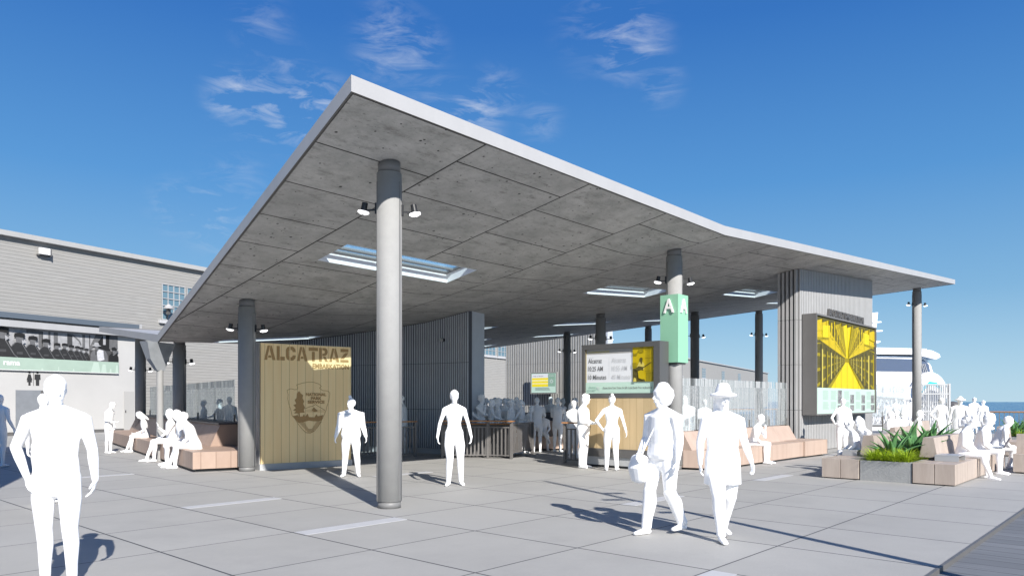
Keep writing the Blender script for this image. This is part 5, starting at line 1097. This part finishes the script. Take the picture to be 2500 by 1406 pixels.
# --- foreground and middle
person(141, 6.35, 1.80, 8, 'largest white figure, far left, one hand on hip, feet cut off', 'stand', 'akimbo', 'hang', turn=38, nod=4, w=1.10, hair='short', armsM=AK, hipshift=.01)
person(104, 11.5, 1.70, 178, 'white figure mostly hidden behind the largest left figure, only head and shoulder showing', 'stand', hair='bald', nod=-3)
person(-2, 18.0, 1.74, 175, 'white figure cut by the left edge of the photo, one arm hanging', 'stand', 'loose', 'loose', w=1.05)
person(266, fd(1106), 1.58, 82, 'white youth standing and looking at a phone by the left bench', 'stand', 'phonelow', 'pocket', lean=4, nod=32, w=.92, trouser=1.1, group=LB)
person(357, 23.3, 1.70, -62, 'white seated woman reading a phone, furthest left on the long bench', 'sitfwd', 'lap', 'phonelow', lean=10, nod=34, female=True, hair='long', seat=.45, group=LB)
person(418, 19.8, 1.80, -50, 'white seated figure waving an open hand on the long left bench', 'sitfwd', 'lap', 'wave', lean=2, turn=18, hair='short', seat=.45, group=LB, w=1.02)
person(452, 18.55, 1.82, -62, 'white seated figure between the waving figure and the hunched one on the long bench', 'sit', 'knees', 'lap', lean=14, nod=8, turn=10, hair='short', seat=.45, group=LB)
person(478, 17.75, 1.80, -66, 'white hunched seated figure nearest the round column on the long bench', 'sitfwd', 'knees', 'knees', lean=22, nod=5, hair='short', seat=.45, group=LB, w=1.12)
person(857, fd(1163), 1.64, 6, 'white figure with top bun and puffy jacket before the pine board sign', 'apart', 'out', 'out', turn=-38, nod=-4, w=1.14, hair='topbun', sleeve=1.35, coat=(.86, .86), trouser=1.12)
person(984, fd(1107), 1.76, -88, 'white figure in profile half hidden by the front column', 'stand', 'down', 'down', lean=2, nod=10, w=1.0, trouser=1.75, coat=(.80, .8))
person(1109, fd(1184), 1.79, 10, 'slim white figure standing alone in the open, right of the front column', 'contra', 'hang', 'hang', female=True, hair='short', armsM=AK, w=1.0, trouser=1.15)
person(1424, 17.7, 1.73, 62, 'white woman reading a phone left of the departure screen', 'stand', 'phonelow', 'phonelow', female=True, nod=22, hair='curly', w=1.14, trouser=1.35, coat=(.80, .85), sleeve=1.15)
person(1400, 20.6, 1.60, 20, 'white figure partly hidden behind the woman with the phone at the screen', 'stand', 'down', 'table', hair='short', w=.95)
person(1494, 17.05, 1.72, 176, 'white figure with a bun seen from behind, reading the departure screen', 'contra', 'out', 'hip', female=True, hair='bun', w=1.06, trouser=1.1)
bagp = person(1618, fd(1302), 1.76, -55, 'white walking figure with full round hair and a shoulder bag in the foreground', 'step', 'bag', 'down', turn=-22, hair='big', w=1.10, trouser=1.4, coat=(.90, .88), sleeve=1.2)
person(1764, fd(1316), 1.72, 4, 'white walking woman in a brimmed hat and open coat, foremost right of centre', 'step', 'coat1', 'out', female=True, hair='long', hat='fedora', w=1.12, coat=(.70, .98), trouser=1.18, armsM=AK, sleeve=1.2)
person(0, 0, 1.68, 52, 'white seated figure bent forward on the bench left of the exhibit wall', 'sit', 'knees', 'chin', lean=20, nod=6, hair='short', seat=.45, x=18.35, y=8.22)
# --- seen through the fritted glass
person(1672, 21.5, 1.72, 170, 'white figure behind the fritted glass, hard against the mint sign column', 'stand', w=1.25, hair='scarf', coat=(.2, 1.2))
person(1720, 22.6, 1.64, 10, 'white figure behind the fritted glass between the bag carrier and the hat wearer', 'stand', 'cross', 'down')
person(1746, 26.0, 1.60, 180, 'white figure behind the fritted glass, close left of the brimmed hat', 'stand', hair='bob', female=True)
person(1864, 24.5, 1.34, -10, 'white child figure behind the fritted glass, above the bent seated figure', 'stand', 'cross', 'cross', hair='scarf')
person(1925, 26.0, 1.08, 60, 'low white figure behind the fritted glass next to the exhibit wall', 'stand', 'table', 'down')
for i, (px, d, H, v, lb_) in enumerate(((498, 25, 1.62, -60, 'leftmost of the pale figures behind the glass above the long bench'), (537, 24.5, 1.66, -90, 'facing left behind the glass above the long bench'), (560, 24, 1.72, 180, 'behind the glass above the long bench, nearest the round column'))):
    person(px, d, H, v, 'white figure ' + lb_, 'stand', 'down', 'table', hair='short')
for i, (px, H) in enumerate(((2166, 1.58), (2186, 1.72), (2206, 1.66), (2225, 1.75))):
    person(px, 42, H, 180 if i % 2 else 0, 'faint figure behind the glass right of the exhibit wall, ' + ('leftmost', 'second from left', 'second from right', 'nearest the corner column')[i] + ' of four', 'stand', group='figures behind the far right glass')
# --- crowd behind the queue railing
cw = [(1146, 25.0, 1.55, 120, 'scarf', 'leftmost of the railing crowd, beside the dark wall end'), (1157, 27.0, 1.72, 160, 'short', 'second from the left in the railing crowd'), (1175, 25.2, 1.76, 60, 'curly', 'with curly hair, tallest at the left of the railing crowd'),
      (1187, 27.5, 1.68, 200, 'short', 'just right of the curly haired one in the railing crowd'), (1200, 25.4, 1.65, 90, 'bob', 'with bobbed hair, fifth from the left in the railing crowd'), (1216, 25.6, 1.64, -80, 'big', 'with full hair in the middle of the railing crowd'),
      (1222, 29.0, 1.66, 180, 'short', 'standing further back in the middle of the railing crowd'), (1232, 26.8, 1.68, 170, 'short', 'right of the middle of the railing crowd'), (1248, 25.5, 1.62, 70, 'curly', 'curly haired, third from the right in the railing crowd'),
      (1261, 27.0, 1.71, 190, 'short', 'second from the right in the railing crowd'), (1272, 26.0, 1.62, -100, 'pony', 'with a ponytail, rightmost of the railing crowd'), (1166, 30.5, 1.66, 170, 'short', 'in the back row of the railing crowd, left of the curly haired one'), (1208, 31.0, 1.70, 150, 'short', 'in the back row of the railing crowd, beside the full haired one'), (1240, 30.5, 1.68, 185, 'short', 'in the back row at the right of the railing crowd')]
for px, d, H, v, hr, lb_ in cw: person(px, 22.1 + (d - 25) * .35, H, v, 'white figure ' + lb_, 'stand', random.choice(['down', 'table', 'chin']), random.choice(['down', 'cross', 'table']), hair=hr, female=hr in ('bob', 'pony'), w=1.08, group=CR)
person(1281, 22.8, 1.50, 100, 'white figure leaning over behind the open queue gate', 'stand', 'knees', 'table', lean=22, hair='short', group=CR)
# --- seated on and standing behind the curved bench
person(0, 0, 1.66, -35, 'white seated figure with knees turned left on the curved bench', 'sitfwd', 'lap', 'table', lean=6, seat=.45, x=17.75, y=16.05, hair='bob', female=True, group=CR)
person(0, 0, 1.70, 5, 'white seated figure with crossed legs at the centre of the curved bench', 'sitcross', 'knees', 'lap', lean=4, seat=.45, x=18.55, y=15.45, hair='short', group=CR)
person(0, 0, 1.62, 15, 'white seated figure at the right of the curved bench beside the thin column', 'sitback', 'lap', 'chin', lean=14, seat=.45, x=19.35, y=15.05, hair='curly', group=CR)
for px, d, H, v, hr, lb_ in ((1311, 23.1, 1.70, 175, 'short', 'standing behind the left seat of the curved bench, below the info screen'), (1344, 27, 1.74, 170, 'short', 'tallest behind the curved bench, under the right edge of the info screen'), (1361, 23.3, 1.69, 150, 'short', 'behind the curved bench just left of the thin column'),
                              (1373, 30, 1.68, 90, 'curly', 'half hidden by the thin column behind the curved bench'), (1378, 24.8, 1.42, -60, 'short', 'low beside the thin column'), (1394, 22.3, 1.52, -30, 'scarf', 'between the thin column and the woman with the phone'), (1404, 24.5, 1.67, 170, 'curly', 'with curly hair behind the woman with the phone')):
    person(px, d, H, v, 'white figure ' + lb_, 'stand', random.choice(['down', 'table']), random.choice(['down', 'cross']), hair=hr, w=1.05, group=CR)
# --- right terrace
person(2058, 21.6, 1.66, 176, 'white woman with an arm bag looking at the exhibit board', 'contra', 'down', 'hip', female=True, hair='short', w=1.12, coat=(.92, .95), group=TR, trouser=1.1)
person(0, 0, 1.58, -110, 'white seated child, left of the pair behind the front planter', 'sit', 'knees', 'lap', lean=16, nod=12, seat=.43, x=17.35, y=5.3, hair='curly', group=TR, w=1.05)
person(0, 0, 1.66, -80, 'white seated figure, right of the pair behind the front planter', 'sit', 'table', 'knees', lean=18, nod=10, seat=.43, x=17.95, y=5.28, hair='scarf', group=TR, w=1.1)
for x_, y_, v, hr, H, ht, lb_ in ((23.05, 6.3, 60, 'short', 1.72, 'cap', 'with a peaked cap, leftmost on the bench behind the agaves'), (24.1, 6.35, -10, 'short', 1.80, None, 'second from the left on the bench behind the agaves'), (24.8, 6.2, -60, 'big', 1.70, None, 'with full hair on the bench behind the agaves'), (25.4, 6.1, 70, 'short', 1.72, 'cap', 'rightmost on the bench behind the agaves, knee towards the fence')):
    person(0, 0, H, v, 'white seated figure ' + lb_, 'sitcross' if x_ > 25 else 'sit', 'lap', 'table', lean=10, seat=.43, x=x_, y=y_, hair=hr, hat=ht, group=TR, w=1.12)
person(2298, 26.5, 1.70, 8, 'white woman with long hair and a side bag in front of the picket fence', 'step', 'hip', 'out', female=True, hair='long', w=1.08, group=TR, trouser=1.1)
person(2344, 24.0, 1.70, -20, 'white figure in a wide hat and loose coat standing right of the picket fence', 'stand', 'loose', 'loose', hair='short', hat='sun', w=1.22, coat=(.45, 1.25), group=TR)
person(2379, 35.6, 1.76, 180, 'white figure in a long coat at the water railing, left of two', 'stand', hair='short', w=1.2, coat=(.4, 1.3), group=TR)
person(2401, 35.4, 1.62, 180, 'white smaller figure at the water railing, right of two', 'stand', hair='short', group=TR)
person(0, 0, 1.72, 44, 'white seated figure left of the laptop user on the planter bench', 'sitfwd', 'lap', 'lap', lean=12, nod=10, seat=.43, x=18.0, y=3.42, hair='curly', w=1.15, group=TR)
lapp = person(0, 0, 1.74, 50, 'white seated figure with a laptop on the lap', 'sit', 'reach', 'reach', lean=16, nod=16, seat=.43, x=19.25, y=3.34, hair='big', w=1.12, group=TR, armsM=AK)
person(0, 0, 1.72, 66, 'white seated figure on the bench end, rightmost of the seated people', 'sitback', 'knees', 'knees', lean=26, nod=0, seat=.43, x=20.9, y=3.30, hair='short', w=1.15, group=TR)
person(2362, 20.2, 1.36, -40, 'low white figure behind the seated people left of the laptop', 'stand', 'cross', 'cross', hair='scarf', group=TR, w=1.2)
person(2408, 19.6, 1.30, 30, 'low white figure just left of the laptop user, further back', 'stand', 'cross', 'cross', hair='curly', group=TR, w=1.2)

# things people hold
def placed(mb, ref, name, m, label, cat, M=None):
    o, Ms, hd, T = ref; A = WM[o.name] @ Ms; mb.v = [A @ v for v in mb.v]; x = mb.build(name, m, None); return tag(x, label, cat)
g = MB(); g.box(-.17, .17, .26, .49, .60, .615, 0)
sc_ = MB().box(-.17, .17, 0, .012, 0, .23, 0); sc_.box(-.158, .158, -.003, -.001, .012, .218, 1); sc_.xf(Matrix.Translation((0, .49, .615)) @ Matrix.Rotation(R(-24), 4, 'X')); g.add(sc_.v, sc_.f); g.m[-12:] = [1] * 12
placed(g, lapp, 'laptop', [mat('laptop shell', (.55, .56, .58), .35, .6), mat('laptop screen', (.03, .035, .07), .25)], 'open laptop with a dark screen on the knees of a seated figure', 'laptop')
g = MB(); chain(g, [(.19, .20, .90), (.19, .23, .78), (.19, .21, .66)], [(.135, .055), (.15, .07), (.13, .06)], (0, 1, 0), 16)
chain(g, [(.16, .22, .90), (.10, .16, 1.10), (.0, .13, 1.30), (-.10, .02, 1.44), (-.06, -.10, 1.40)], [(.010, .008)] * 5, (0, 1, 0), 8)
placed(g, bagp, 'shoulder_bag', M_WHITE, 'white shoulder bag with a long strap carried by the foreground walker', 'bag')
# closed counter behind the queue railing and dark tablets lying on the curved bench ledge
g = MB(); g.prism([(14.35, 15.75), (15.25, 14.80), (15.55, 14.25), (15.95, 14.45), (15.6, 15.1), (14.7, 16.05)], .02, .93, 0); g.prism([(14.30, 15.78), (15.22, 14.76), (15.52, 14.15), (16.02, 14.42), (15.65, 15.15), (14.72, 16.12)], .932, .96, 1)
tag(g.build('service_counter', [M_DGREY, M_CAPW]), 'closed dark grey service counter behind the centre queue railing', 'counter')
